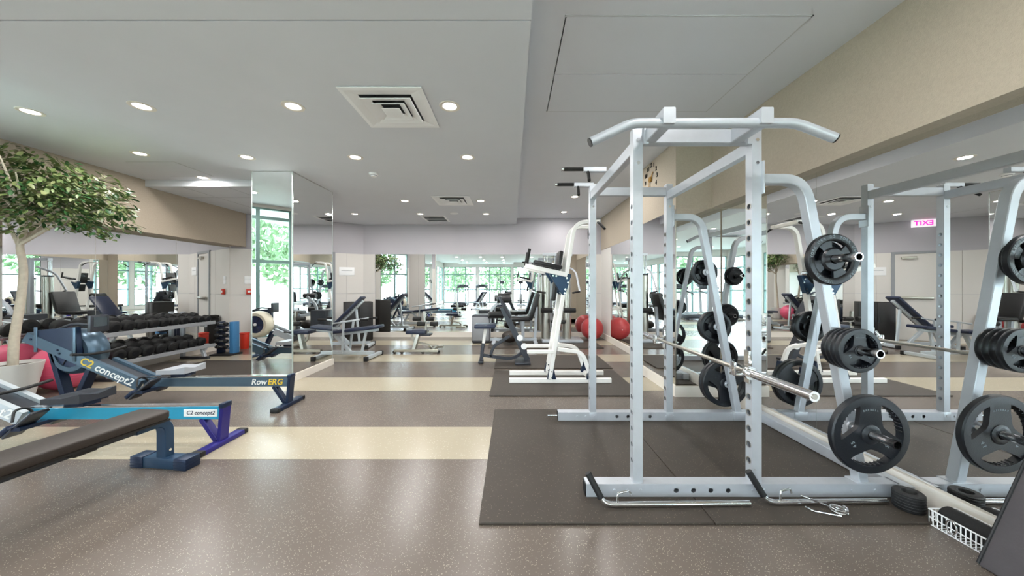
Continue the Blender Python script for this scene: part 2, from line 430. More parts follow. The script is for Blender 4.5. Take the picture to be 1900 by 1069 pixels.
solid('baseboard_pier', (1.90, 3.895, 0), (2.46, 5.17, .125), 'trim_white')
wr1 = solid('wall_right', (XR, YF, 0), (2.62, 3.92, 3.2), 'paint_offwhite')
solid('bulkhead', (2.34, YF, 2.21), (XR+.01, 3.912, 3.05), 'paint_beige', wr1)
ys = [-2.1, -.9, .29, 1.49, 2.69, 3.905]
for a, b in zip(ys[:-1], ys[1:]):
    solid('mirror_sheet', (XR-.01, a+.001, .13), (XR, b-.001, 2.215), 'mirror_glass', wr1)
solid('baseboard_right', (2.43, YF, 0), (XR, 3.90, .125), 'trim_white')

# mirrored column
cx0, cx1, cy0, cy1 = -3.505, -2.954, 4.5, 5.5
colm = solid('wall_column', (cx0+.01, cy0+.01, 0), (cx1-.01, cy1-.01, 2.9), 'paint_offwhite')
solid('mirror_sheet', (cx0+.004, cy0, .10), (cx1-.012, cy0+.01, 2.835), 'mirror_glass', colm)
solid('mirror_sheet', (cx1-.01, cy0+.012, .10), (cx1, cy1-.004, 2.83), 'mirror_glass', colm)
solid('mirror_sheet', (cx0, cy0+.012, .10), (cx0+.01, cy1-.004, 2.83), 'mirror_glass', colm)
t = MB(); t.box((cx1-.012, cy0-.002, .1), (cx1+.002, cy0+.012, 2.838)); t.box((cx0-.002, cy0-.002, .1), (cx0+.006, cy0+.006, 2.838))
t.box((cx1-.006, cy1-.006, .1), (cx1+.002, cy1+.002, 2.838)); t.build('corner_trim', 'mirror_edge', colm, smooth=0)
solid('baseboard_column', (cx0-.015, cy0-.015, 0), (cx1+.015, cy1+.015, .10), 'trim_white')

# diagonal window wall beside the camera (seen in the mirrors)
DW = (XL, 3.02); DA = math.atan2(-1, 1.15)
def diag(name, lo, hi, m, parent=None, kind=True):
    o = MB().box(lo, hi).build(name, m, parent, smooth=0)
    if parent is None: o.location = (DW[0], DW[1], 0); o.rotation_euler = (0, 0, DA); struct(o)
    return o
wx0, wx1, wz0, wz1 = .50, 1.68, .25, 2.88
wd = diag('wall_left_diagonal', (-.2, -.15, 0), (wx0, 0, 3.2), 'paint_offwhite')
diag('wall_pier_section', (wx1, -.15, 0), (3.05, 0, 2.09), 'paint_offwhite', wd)
diag('upper_face', (wx1, -.15, 2.09), (3.05, 0, 3.2), 'paint_lavender', wd)
diag('window_apron', (wx0, -.15, 0), (wx1, 0, wz0), 'paint_offwhite', wd)
diag('window_head', (wx0, -.15, wz1), (wx1, 0, 3.2), 'paint_offwhite', wd)
def window(name, L, H0, H1, vs, hs, loc, rz):
    f = MB(); k = .065
    xs_ = [0]+vs+[L]; zs = [H0]+hs+[H1]
    for x in xs_: f.box((x-k/2, -.09, H0), (x+k/2, -.01, H1))
    for z in zs: f.box((0, -.085, z-k/2), (L, -.015, z+k/2))
    o = f.build(name, 'window_frame_green', None, loc, (0, 0, rz), smooth=0); struct(o)
    for a, b in zip(xs_[:-1], xs_[1:]):
        for c, d in zip(zs[:-1], zs[1:]):
            MB().box((a+k/2, -.056, c+k/2), (b-k/2, -.050, d-k/2)).build('pane', 'window_glass', o, smooth=0)
    ld = bpy.data.lights.new('daylight_portal_offscreen', 'AREA'); ld.shape = 'RECTANGLE'; ld.size = L; ld.size_y = H1-H0; ld.cycles.is_portal = True
    lo = bpy.data.objects.new(name + '_daylight_portal_offscreen', ld); COL.objects.link(lo); lo.parent = o
    lo.location = (L/2, -.12, (H0+H1)/2); lo.rotation_euler = (PI/2, 0, PI)     # faces +y (into the room)
    return o
window('window_1', wx1-wx0, wz0, wz1, [.62], [1.79, 2.68], (DW[0]+wx0*math.cos(DA), DW[1]+wx0*math.sin(DA), 0), DA)
# rear of the room, behind the camera
ex, ey = -3.65, 1.02
solid('wall_rear_return', (-5.1, ey-.14, 0), (ex+.02, ey, 3.2), 'paint_offwhite')
wl2 = solid('wall_left_rear', (-5.15, YF, 0), (-5.0, ey-.14, .2), 'paint_offwhite')
solid('window_head', (-5.15, YF, 2.6), (-5.0, ey-.14, 3.2), 'paint_offwhite', wl2)
for k in range(5): solid('window_pier', (-5.15, YF+k*2.05-.12, .2), (-5.0, YF+k*2.05+.12, 2.6), 'paint_offwhite', wl2)
for k in range(4):   # local x runs along -Y..: place so that local +y is world +x
    window('window_%d' % (k+2), 1.81, .2, 2.6, [.9], [1.1, 2.1], (-5.0, YF+k*2.05+.12+1.81, 0), -PI/2)
wf = solid('wall_front', (-5.15, YF-.15, 2.65), (2.7, YF, 3.2), 'paint_offwhite')
for k in range(4): solid('window_pier', (-5.15+k*2.53, YF-.15, 0), (-5.15+k*2.53+.2, YF, 2.65), 'paint_offwhite', wf)
for k in range(3):
    window('window_%d' % (k+6), 2.33, .06, 2.65, [.78, 1.56], [1.0, 2.1], (-5.15+k*2.53+.2, YF, 0), 0)

# outdoors seen through the glass
g = MB().box((-45, -50, -.4), (30, 30, -.3)).build('outdoor_ground', 'outdoor_ground', smooth=0)
struct(g)
def garden_tree(x, y, h, r, label):
    t = thing('garden_tree', label, 'tree', (x, y, -.3), 0, 'garden trees outside the windows')
    MB().sweep([(0, 0, 0), (.05, .03, h*.4), (0, .1, h*.75)], circ(.12, 8), scales=[1.2, .9, .4]).build('trunk', 'bark', t)
    m = MB(); rnd = random.Random(int(x*31+y*17))
    for k in range(900):
        a = rnd.random()*2*PI; u = rnd.uniform(-1, 1); q = r*(rnd.random()**.4)
        p = Vector((q*math.cos(a)*math.sqrt(1-u*u), q*math.sin(a)*math.sqrt(1-u*u), h*.72+q*u*.9))
        R = Quaternion((rnd.random()-.5, rnd.random()-.5, rnd.random()-.5, rnd.random()-.5)).normalized().to_matrix().to_4x4()
        s_ = rnd.uniform(.12, .24)
        m.add([(0, -s_, 0), (s_*.5, 0, .04), (0, s_, 0), (-s_*.5, 0, .04)], [(0, 1, 2), (0, 2, 3)], Matrix.Translation(p) @ R)
    c = m.build('foliage', 'outdoor_leaf', t, smooth=0); c['kind'] = 'stuff'
for i, (x, y, h, r) in enumerate(((-10.2, 2.9, 4.5, 1.5), (-9.6, -1.9, 4.6, 1.6), (-9.3, -5.6, 4.2, 1.7), (-4.9, -11.9, 3.4, 1.7), (-1.1, -12.4, 3.6, 1.85), (2.7, -11.8, 3.3, 1.7))):
    garden_tree(x, y, h, r, ['leafy green tree outside the diagonal window', 'leafy green tree outside the side windows', 'leafy green tree outside the side windows',
                             'leafy green tree outside the rear glass wall', 'leafy green tree outside the rear glass wall', 'leafy green tree outside the rear glass wall'][i])

# ------------------------------------------------------------------ ceiling fittings
ring = MB().lathe([(.058, -.001), (.066, -.006), (.088, -.004), (.090, .002), (.058, .002)], 28, close=True).mesh('trim_ring', 'trim_white')
lens = MB().lathe([(.0005, .0), (.058, .0), (.058, .004), (.0005, .004)], 24, close=True).mesh('lens', 'lamp_lens')
LAMP_N = [0]
def downlight(x, y, z, label, group=None):
    t = thing('downlight', label, 'downlight', (x, y, z), 0, group)
    inst(ring, 'trim_ring', t); inst(lens, 'lens', t, (0, 0, -.002))
    px_, py_ = (CX+x/y*F, HY-(z-HC)/y*F) if y > .05 else (-1, -1)
    seen = 0 <= px_ <= 1900 and 0 <= py_ <= 1069
    LAMP_N[0] += 1
    nm = 'lamp' if seen else 'rear_downlight_%d_lamp_offscreen' % LAMP_N[0]
    ld = bpy.data.lights.new(nm, 'AREA'); ld.shape = 'DISK'; ld.size = .11; ld.energy = LAMP_W; ld.color = (1, .97, .94)
    lo = bpy.data.objects.new(nm, ld); COL.objects.link(lo); lo.parent = t; lo.location = (0, 0, -.008)
RD = 'round downlight in the rear part of the dropped ceiling near the windows'; RR = 'round downlight in the rear part of the raised ceiling'
for x, y, lab in ((-.535, 2.87, 'round downlight beside the large square diffuser, on its ceiling step side'), (-1.88, 2.87, 'round downlight beside the large square diffuser, on its column side'),
                  (-3.18, 2.87, 'round downlight at the dropped ceiling edge above the rowing machines'), (-3.18, 4.01, 'round downlight in front of the mirrored column'),
                  (-1.88, 4.01, 'round downlight next to the smoke detector'), (-.535, 4.01, 'round downlight near the ceiling step midway between the two square diffusers'),
                  (-1.95, 6.08, 'round downlight beside the far diffuser, on its column side'), (-.57, 6.08, 'round downlight beside the far diffuser, on its ceiling step side'),
                  (-3.38, 7.18, 'round downlight nearest the angled wall'), (-1.97, 7.18, 'round downlight next to the return grille'), (-.556, 7.18, 'round downlight by the ceiling step close to the back wall')):
    downlight(x, y, ZL, lab)
for y in (.9, -1.2, -3.3, -5.4):
    for x in (-3.0, -1.7, -.535): downlight(x, y, ZL, RD, 'rear dropped ceiling downlights')
downlight(-4.54, 3.15, ZUL, 'round downlight in the side ceiling above the potted ficus')
downlight(-4.62, 4.15, ZUL, 'round downlight in the side ceiling beside the access panel')
downlight(-4.70, 5.08, ZUL, 'round downlight in the side ceiling right at the ceiling drop')
for y, lab in ((4.86, 'round downlight in the raised ceiling above the dip station'), (6.39, 'round downlight in the raised ceiling between dip station and cable machine'), (7.72, 'round downlight in the raised ceiling above the cable machine')): downlight(1.2, y, ZUR, lab)
for y in (1.2, -1.0, -3.2): downlight(1.2, y, ZUR, RR, 'rear raised ceiling downlights')

def diffuser(x, y, z, label):
    t = thing('air_diffuser', label, 'air vent', (x, y, z), 0, None)
    h = .33
    def sqring(a, b, z0, z1):                # sloped square ring from half-size a (outer, z0) to b (inner, z1)
        vs = []
        for s_, zz in ((a, z0), (b, z1), (b, z1+.006), (a, z0+.006)): vs += [(-s_, -s_, zz), (s_, -s_, zz), (s_, s_, zz), (-s_, s_, zz)]
        fs = []
        for L in range(4):
            for j in range(4):
                p = L*4; q = ((L+1) % 4)*4; fs.append((p+j, p+(j+1) % 4, q+(j+1) % 4, q+j))
        return MB().add(vs, fs)
    MB().throat(.26, .26, .30).build('duct_throat', 'grey_plastic', t, smooth=0)
    fr_ = sqring(h, h-.035, -.012, -.014); fr_.v += []; fr_.build('outer_frame', 'white_plastic', t, smooth=0)
    for a, b, z0, z1 in ((h-.035, h-.115, -.014, -.002), (.205, .135, -.028, -.006), (.135, .08, -.034, -.008)):
        sqring(a, b, z0, z1).build('louvre', 'white_plastic', t, smooth=0)
    MB().box((-.075, -.075, -.04), (.075, .075, -.034), .002).build('centre_plate', 'white_plastic', t, smooth=0)
diffuser(-1.03, 2.905, ZL, 'large square white air diffuser between the nearest downlights')
diffuser(-1.06, 6.05, ZL, 'square white air diffuser farther along the dropped ceiling')
t = thing('return_grille', 'rectangular white return grille with dark slots in the dropped ceiling', 'air vent', (-1.76, 7.72, ZL))
f = MB()
for lo, hi in (((-.27, -.33, -.008), (.27, -.29, 0)), ((-.27, .29, -.008), (.27, .33, 0)), ((-.27, -.29, -.008), (-.23, .29, 0)), ((.23, -.29, -.008), (.27, .29, 0)), ((-.23, -.02, -.008), (.23, .02, 0))): f.box(lo, hi)
f.build('frame', 'white_plastic', t, smooth=0)
MB().throat(.23, .29, .30).build('duct_throat', 'grey_plastic', t, smooth=0)
t = thing('smoke_detector', 'small round white smoke detector on the dropped ceiling', 'smoke detector', (-1.9, 4.59, ZL))
MB().lathe([(.001, -.045), (.035, -.045), (.045, -.03), (.06, -.022), (.062, 0), (.001, 0)], 24).build('housing', 'white_plastic', t)
MB().lathe([(.036, -.0405), (.0475, -.0295), (.0475, -.0285), (.036, -.0395)], 24, close=True).build('vent_ring', 'grey_plastic', t)
t = thing('ceiling_speaker', 'flush round white ceiling speaker grille beside the far downlights', 'speaker', (-1.24, 7.13, ZL))
MB().lathe([(.001, -.004), (.07, -.004), (.09, -.006), (.095, 0), (.001, 0)], 24).build('grille', 'white_plastic', t)
# exit sign, notice, alarm on the angled wall
def on_angled(u, off, z): return (AW[0]+u*math.cos(AA)+off*math.sin(AA), AW[1]+u*math.sin(AA)-off*math.cos(AA), z)
t = thing('exit_sign', 'white exit sign with red letters above the grey door', 'sign', on_angled(.57*AL, .1, 2.66), AA)
MB().box((-.19, -.02, -.0), (.19, .02, .17), .005).build('sign_box', 'exit_face', t)
mb = MB(); mb.add(*glyphs('EXIT', .15, .0008, 0, .02), Matrix.Translation((0, -.022, .085)) @ FACE_NEG_Y); mb.build('lettering', 'exit_letter', t, smooth=0)
MB().box((-.02, -.015, .17), (.02, .015, .18)).build('mount', 'white_plastic', t)
t = thing('wall_notice', 'small white framed notice on the wall beside the door', 'sign', on_angled(.855*AL, .004, 1.65), AA)
MB().box((-.17, -.008, -.1), (.17, .004, .1), .003).build('board', 'white_plastic', t)
MB().box((-.12, -.0092, .01), (.12, -.0080, .018)).build('printed_line', 'grey_plastic', t, smooth=0)
t = thing('fire_alarm', 'red fire alarm call point under white switch plates', 'alarm', on_angled(.125*AL, .0, 1.17), AA)
MB().box((-.05, -.045, -.06), (.05, 0, .06), .006).build('red_housing', 'red_plastic', t)
MB().box((-.025, -.05, -.02), (.025, -.044, .02), .002).build('white_tag', 'white_plastic', t)
t = thing('switch_plate', 'pair of white switch plates above the fire alarm', 'switch', on_angled(.115*AL, .0, 1.38), AA)
MB().box((-.06, -.012, -.045), (.06, 0, .035), .003).build('plate', 'white_plastic', t)
MB().box((-.06, -.012, .045), (.06, 0, .125), .003).build('plate', 'white_plastic', t)
# numeral clock on the pier: black numerals stuck in a ring round gold hands
t = thing('wall_clock', 'wall clock of loose black numerals around gold hands on the beige pier', 'clock', (1.912, 4.60, 2.76))
for i in range(12):
    a = PI/2 - (i+1)*PI/6
    mb = MB(); mb.add(*glyphs(str(i+1), .085, .004), Matrix.Translation((0, -.19*math.cos(a), .19*math.sin(a))) @ FACE_NEG_X); mb.build('numeral', 'ink_black', t, smooth=0)
mb = MB(); mb.bar((0-.008, .03, -.03), (-.008, -.08, .08), .022, .006, (1, 0, 0)); mb.build('hour_hand', 'gold', t)
mb = MB(); mb.bar((-.012, .02, .04), (-.012, .05, -.13), .016, .005, (1, 0, 0)); mb.build('minute_hand', 'gold', t)
MB().disc((-.012, 0, 0), (1, 0, 0), .035, .02, 20).build('hub', 'gold', t)

# ------------------------------------------------------------------ floor mats
def floor_mat(x0, x1, y0, y1, label, group=None, z=.016):
    o = MB().box((x0, y0, 0.0012), (x1, y1, z), .004).build('rubber_mat', 'mat_rubber', smooth=0)
    return tag(o, label, 'mat', group)
floor_mat(-.18, 1.098, 1.81, 3.47, 'black speckled rubber mat under the open side of the power rack')
floor_mat(1.102, 2.40, 1.81, 3.47, 'black speckled rubber mat under the mirror side of the power rack')
floor_mat(-.265, 1.54, 3.91, 5.08, 'dark rubber mat under the white dip station')
floor_mat(-.28, 1.57, 5.21, 6.2, 'dark rubber mat under the dark grey preacher bench')
floor_mat(-.5, 1.9, 6.9, 7.95, 'dark rubber mat under the cable column machine')
floor_mat(-5.25, -3.72, 4.8, 5.75, 'dark rubber mat on the floor in front of the dumbbell rack')

# ------------------------------------------------------------------ power rack
MZ = .017
rack = thing('power_rack', 'silver power rack with pull up bar and plate storage arms', 'power rack', (1.13, 2.62, MZ))
ox, oy = 1.13, 2.62
def L(x, y, z): return (x-ox, y-oy, z-MZ)
hole = MB().lathe([(.0150, 0), (.0163, 0), (.0163, .003), (.0150, .003)], 16, Matrix.Rotation(PI/2, 4, 'Y'), close=True).mesh('adjustment_hole', 'silver_paint')   # short sleeve lining a real hole
rim_ = MB(); rim_.lathe([(.0160, 0), (.0205, 0), (.0205, .0022), (.0160, .0022)], 16, Matrix.Rotation(-PI/2, 4, 'Y'), close=True); rim_ = rim_.mesh('hole_collar', 'brushed_steel')
PX = (.77, 1.496); PY = (2.07, 3.20); PT = 2.262
for x in PX:
    for y in PY:
        hz_ = [.22+k*.098 for k in range(17)]
        p = MB().holed_tube(L(x, y, 0), (0, 0, 1), (1, 0, 0), (0, 1, 0), .05, PT, .029, .029, hz_, .016, (1, -1) if x < 1 else (-1,)).build('upright', 'silver_paint', rack, smooth=0)
        for k in range(17):
            z = .22 + k*.098
            h = inst(hole, 'adjustment_hole', p, L(x-.0292, y, z))
            if x > 1: inst(rim_, 'hole_collar', p, L(x-.029, y, z))
            if x < 1: inst(hole, 'adjustment_hole', p, L(x+.0292, y, z), (0, PI, 0))
        MB().box(L(x-.036, y-.034, .02), L(x+.036, y+.034, .098), .004).build('foot_bracket', 'silver_paint', rack)
        for z in (2.19, 2.05): 
            b = MB().disc(L(x, y-.031, z), (0, 1, 0), .011, .01, 6); b.build('bolt', 'chrome', rack)
        MB().box(L(x-.026, y-.026, PT), L(x+.026, y+.026, PT+.006), .002).build('end_cap', 'white_plastic', rack)
# base rails, along x
for y, x0, x1 in ((2.062, .45, 2.35), (3.205, .44, 2.33)):
    r = MB().holed_tube(L(0, y, .058), (1, 0, 0), (0, 1, 0), (0, 0, 1), x0, x1, .0375, .039, (.995, 1.10, 1.205, 1.31), .016, (-1,)).build('base_rail', 'silver_paint', rack, smooth=0)
    MB().box(L(x0-.006, y-.034, .022), L(x0+.0, y+.034, .094), .002).build('end_cap', 'black_rubber', rack)
    for x in (.995, 1.10, 1.205, 1.31): inst(hole, 'rail_hole', r, L(x, y-.0377, .058), (0, 0, PI/2))
    for x in (.62, .70, .78, 1.46, 1.53, 2.06, 2.2): MB().disc(L(x, y-.039, .06), (0, 1, 0), .009, .008, 10).build('bolt', 'silver_paint', r)
MB().tube([L(.34, 3.2, .055), L(.44, 3.2, .055)], .012).build('band_peg', 'chrome', rack)
MB().bar(L(2.375, 2.0, .058), L(2.375, 3.27, .058), .075, .078).build('rear_base_rail', 'silver_paint', rack)
# top beams
MB().bar(L(.80, 2.07, 2.215), L(1.466, 2.07, 2.215), .058, .085).build('front_top_beam', 'silver_paint', rack)
MB().bar(L(.80, 3.20, 2.195), L(1.466, 3.20, 2.195), .05, .08).build('back_top_beam', 'silver_paint', rack)
for x in PX: MB().bar(L(x, 2.10, 2.16), L(x, 3.17, 2.16), .05, .078).build('side_top_beam', 'silver_paint', rack)
for s_, x in ((-1, .845), (1, 1.37)):
    MB().bar(L(x, 1.79, 2.215), L(x, 2.04, 2.215), .066, .085).build('pull_up_bracket', 'silver_paint', rack)
    MB().box(L(.80 if s_ < 0 else 1.43, 2.025, 2.16), L(.83 if s_ < 0 else 1.462, 2.045, 2.27), .003).build('gusset_plate', 'silver_paint', rack)
MB().tube([L(.43, 1.83, 2.085), L(.655, 1.83, 2.19), L(1.555, 1.83, 2.19), L(1.74, 1.80, 2.095)], .026, 18, .05).build('pull_up_bar', 'silver_paint', rack)
for a, b in ((L(.424, 1.83, 2.082), L(.434, 1.83, 2.087)), (L(1.735, 1.80, 2.097), L(1.746, 1.798, 2.092))):
    MB().sweep([a, b], circ(.0245, 16)).build('bar_end_cap', 'black_rubber', rack)
# neutral grips on the back left corner
for y in (2.78, 3.20):
    MB().bar(L(.595, y, 2.262), L(.78, y, 2.262), .045, .04).build('grip_bracket', 'silver_paint', rack)
    g_ = MB().tube([L(.425, y, 2.268), L(.60, y, 2.268)], .016, 14).build('neutral_grip', 'foam_black', rack)
    MB().tube([L(.41, y, 2.268), L(.432, y, 2.268)], .018, 14).build('grip_end', 'chrome', g_)
    MB().tube([L(.59, y, 2.268), L(.615, y, 2.268)], .019, 14).build('grip_collar', 'chrome', g_)
    q = MB().tube([L(.63, y, 2.25), L(.625, y-.05, 2.21), L(.61, y-.14, 2.13)], .013, 12).build('angled_grip', 'foam_black', rack)
# storage arms
for y in PY:
    MB().rtube([L(1.525, y, 1.955), L(1.80, y, 1.955), L(2.155, y, .09)], .058, .058, .17, (0, 1, 0), 10).build('storage_arm', 'silver_paint', rack)
    MB().box(L(1.524, y-.045, 1.86), L(1.534, y+.045, 2.06), .002).build('mount_plate', 'silver_paint', rack)
    MB().box(L(2.10, y-.04, .02), L(2.22, y+.042, .10), .003).build('arm_foot', 'silver_paint', rack)
PEG = {'f': ((1.87, 1.455), (1.985, .93), (2.075, .44)), 'b': ((1.88, 1.43), (1.985, .90), (2.09, .345))}
for side in 'fb':
    for (x, z) in PEG[side]:
        if side == 'f':  a, b = L(x, 2.05, z), L(x, 1.80, z)
        else: a, b = L(x, 3.2, z), L(x, 3.46, z)
        ln = abs(a[1]-b[1]); Mp = Matrix.Translation(a) @ Matrix.Rotation(PI/2 if side == 'f' else -PI/2, 4, 'X')
        pg = MB().lathe([(.001, 0), (.0235, 0), (.0235, ln), (.0185, ln), (.0185, .03), (.001, .03)], 20, Mp).build('plate_peg', 'chrome', rack)   # open tube
        MB().lathe([(.0182, ln-.002), (.0238, ln-.002), (.0238, ln+.001), (.0182, ln+.001)], 20, Mp, close=True).build('peg_mouth', 'chrome', pg)
        MB().disc(L(x, 2.036 if side == 'f' else 3.234, z), (0, 1, 0), .034, .012, 18).build('peg_flange', 'silver_paint', pg)
# hooks that carry the bar
for y in PY:
    h = MB(); h.bar(L(1.458, y, .70), L(1.458, y, .90), .05, .014, (1, 0, 0)); h.box(L(1.37, y-.024, .745), L(1.462, y+.024, .765), .002); h.box(L(1.362, y-.024, .745), L(1.374, y+.024, .83), .002)
    k = h.build('bar_hook', 'chrome', rack)
    MB().tube([L(1.452, y-.03, .79), L(1.44, y-.05, .83), L(1.452, y-.03, .87)], .01, 10, .03).build('hook_handle', 'chrome', k)

# ------------------------------------------------------------------ barbell
bx, bz = 1.408, .7825
bb = thing('barbell', 'bare chrome barbell resting on the hooks of the power rack', 'barbell', (bx, 2.62, bz))
MB().tube([(0, -.65, 0), (0, .66, 0)], .0142, 16).build('shaft', 'brushed_steel', bb)
for s_ in (-1, 1):
    sl = MB(); sl.tube([(0, s_*.65, 0), (0, s_*1.065, 0)], .0245, 24)
    sl = sl.build('sleeve', 'chrome', bb)
    MB().disc((0, s_*.645, 0), (0, 1, 0), .038, .02, 24).build('collar', 'chrome', sl)
    MB().disc((0, s_*1.066, 0), (0, 1, 0), .013, .006, 16).build('end_bolt', 'brushed_steel', sl)

# ------------------------------------------------------------------ weight plates
def plate_mesh(R, T, grips=True):
    m = MB(); h = T/2
    M = Matrix.Rotation(PI/2, 4, 'X')
    m.lathe([(R*.80, -h), (R*.84, -h*1.0), (R*.97, -h*.92), (R, -h*.6), (R, h*.6), (R*.97, h*.92), (R*.84, h), (R*.80, h)], 48, M, close=True)
    m.lathe([(.0262, -h*1.05), (R*.21, -h*1.05), (R*.25, -h*.8), (R*.25, h*.8), (R*.21, h*1.05), (.0262, h*1.05)], 36, M, close=True)
    pts = []                                     # three armed web: star outline with bean shaped grip openings
    for i in range(180):
        th = i*2; d = abs(((th-30+60) % 120)-60)      # degrees from the nearest opening centre (30, 150, 270)
        r_ = R*.83 if d > 40 else R*(.80-.42*math.cos(PI/2*d/40)**.55)
        pts.append((r_*math.cos(math.radians(th)), r_*math.sin(math.radians(th))))
    n_ = len(pts); bore = [(.0262*math.cos(2*PI*i/n_), .0262*math.sin(2*PI*i/n_)) for i in range(n_)]
    vs = [(q[0], s_*h*.62, q[1]) for s_ in (-1, 1) for ring_ in (pts, bore) for q in ring_]; fs = []
    for i in range(n_):
        j = (i+1) % n_
        fs += [(i, j, n_+j, n_+i), (2*n_+i, 2*n_+j, 3*n_+j, 3*n_+i), (i, j, 2*n_+j, 2*n_+i), (n_+i, n_+j, 3*n_+j, 3*n_+i)]
    m.add(vs, fs)
    return m
def ring_mesh(R, T):
    m = MB(); h = T/2; M = Matrix.Rotation(PI/2, 4, 'X')
    m.lathe([(R*.72, -h*.5), (R*.76, -h*.9), (R*.80, -h), (R*.96, -h), (R, -h*.7), (R, h*.7), (R*.96, h), (R*.80, h), (R*.76, h*.9), (R*.72, h*.5)], 48, M, close=True)
    m.lathe([(.0262, -h*1.15), (R*.40, -h*1.15), (R*.46, -h*.6), (R*.46, h*.6), (R*.40, h*1.15), (.0262, h*1.15)], 36, M, close=True)
    for k in range(4):
        a0 = math.radians(45+90*k-22); a1 = math.radians(45+90*k+22); n = 6
        o_ = [(R*.74*math.cos(a0+(a1-a0)*i/n), R*.74*math.sin(a0+(a1-a0)*i/n)) for i in range(n+1)]
        i_ = [(R*.43*math.cos(a1+(a0-a1)*i/n), R*.43*math.sin(a1+(a0-a1)*i/n)) for i in range(n+1)]
        m.prism(o_+i_, -h*.45, h*.45)
    return m
def disc_mesh(R, T):
    m = MB(); h = T/2; M = Matrix.Rotation(PI/2, 4, 'X')
    m.lathe([(.0262, -h), (R*.38, -h), (R*.42, -h*.6), (R*.80, -h*.6), (R*.84, -h), (R*.96, -h), (R, -h*.6), (R, h*.6), (R*.96, h), (R*.84, h), (R*.80, h*.6), (R*.42, h*.6), (R*.38, h), (.0262, h)], 40, M, close=True)
    return m
def plate(R, T, kind, x, y, z, rot, label, group=None, text=False, mname='plate_rubber'):
    mk = {'g': plate_mesh, 'r': ring_mesh, 'd': disc_mesh}[kind]
    t = thing('weight_plate', label, 'weight plate', (x, y, z), 0, group)
    t.rotation_euler = (0, rot, 0)
    mk(R, T).build('plate_body', mname, t)
    if text:
        m = MB(); h = T/2
        Mx = Matrix.Translation((0, -h-.0004, 0)) @ FACE_NEG_Y
        if kind == 'r':
            for d_, s_ in ((65, 'YORK USA'), (-15, 'YORK'), (-85, 'USA'), (165, 'YORK USA')): arc_text(m, s_, R*.15, R*.88, d_, 8, Mx)
            for d_ in (115, -115): arc_text(m, '25', R*.17, R*.88, d_, 9, Mx)
        else:
            Mx = Matrix.Translation((0, -h*.62-.0004, 0)) @ FACE_NEG_Y
            arc_text(m, 'BARBELL', R*.07, R*.63, 90, 5.5, Mx)
            arc_text(m, '45' if R > .2 else '10', R*.14, R*.5, -30, 12, Mx); arc_text(m, '45' if R > .2 else '10', R*.14, R*.5, 210, 12, Mx)
        m.build('raised_lettering', 'plate_mark', t, smooth=0)
        n_ = 7
        if kind == 'g':
            g = MB()
            for k in range(3):
                for i in range(n_):
                    a = math.radians(30+120*k - 24 + 48*i/(n_-1))
                    c = Vector((R*.79*math.cos(a), 0, R*.79*math.sin(a)))
                    d = Vector((math.cos(a), 0, math.sin(a)))
                    g.bar(c-d*.004+Vector((0, -h*.8, 0)), c-d*.004+Vector((0, h*.8, 0)), .007, .007, d)
            g = g.build('grip_ridges', mname, t); g['kind'] = 'stuff'
    return t
SF = 'plates on the near storage arm'; SB = 'plates on the far storage arm'
(x1, z1), (x2, z2), (x3, z3) = PEG['f']; s_ = .0026
plate(.227, .042, 'g', x3, 1.945, z3-s_, .0, 'large black three grip plate on the lowest near peg', SF, True)
plate(.150, .034, 'r', x1, 1.955, z1-s_, .35, 'shiny black ringed plate with raised lettering on the top near peg', SF, True, 'black_iron')
plate(.115, .026, 'd', x1, 1.995, z1-s_, 0, 'small black disc plate behind the lettered plate on the top near peg', SF, False, 'black_iron')
yy = 2.012
for i, (R, T) in enumerate(((.118, .03), (.122, .03), (.124, .03), (.126, .032))):
    lab = ['small black plate hardest against the near storage arm, middle peg', 'second black plate from the near storage arm, middle peg', 'third black plate from the near storage arm, middle peg', 'outermost black three grip plate of the near middle peg stack'][i]
    plate(R, T, 'g' if i == 3 else 'd', x2, yy, z2-s_, .0, lab, SF, i == 3, 'black_iron' if i < 3 else 'plate_rubber'); yy -= T+.002
(x1, z1), (x2, z2), (x3, z3) = PEG['b']
plate(.227, .042, 'g', x3, 3.275, z3-s_, PI/3, 'large black three grip plate on the lowest far peg', SB)
plate(.227, .042, 'g', x3, 3.322, z3-s_, .7, 'second large black plate behind the first on the lowest far peg', SB)
plate(.128, .034, 'r', x1, 3.27, z1-s_, .2, 'black ringed plate on the top far peg', SB, False, 'black_iron')
plate(.10, .03, 'd', x1, 3.306, z1-s_, 0, 'small black plate outside the ringed plate on the top far peg', SB, False, 'black_iron')
for i, R in enumerate((.155, .15, .12)):
    plate(R, .032, 'r' if i == 0 else 'd', x2, 3.268+.036*i, z2-s_, .3*i, ['wide black ringed plate nearest the far arm, middle peg', 'middle black plate of the three on the far middle peg', 'smallest black plate at the end of the far middle peg'][i], SB, False, 'black_iron')

# safety bars lying on the mat
def safety_bar(x0, x1, y, label):
    t = thing('safety_bar', label, 'safety bar', (x0, y, MZ), 0, 'loose safety bars')
    n = x1-x0
    MB().tube([(-.075, .03, .145), (-.012, .006, .03), (.03, 0, .0155), (n, .012, .0155)], .0145, 16, .03).build('chrome_rod', 'chrome', t)
    MB().tube([(-.092, .036, .178), (-.022, .009, .048)], .0185, 16).build('rubber_grip', 'black_rubber', t)
    MB().tube([(.07, 0, .025), (.07, .0, .08), (.15, .025, .08), (.16, .03, .05)], .006, 10, .02).build('lock_clip', 'chrome', t)
safety_bar(.54, 1.385, 1.935, 'chrome safety bar with black grip lying by the open end of the rail')
safety_bar(1.50, 2.205, 1.955, 'chrome safety bar with black grip under the plate storage arm')
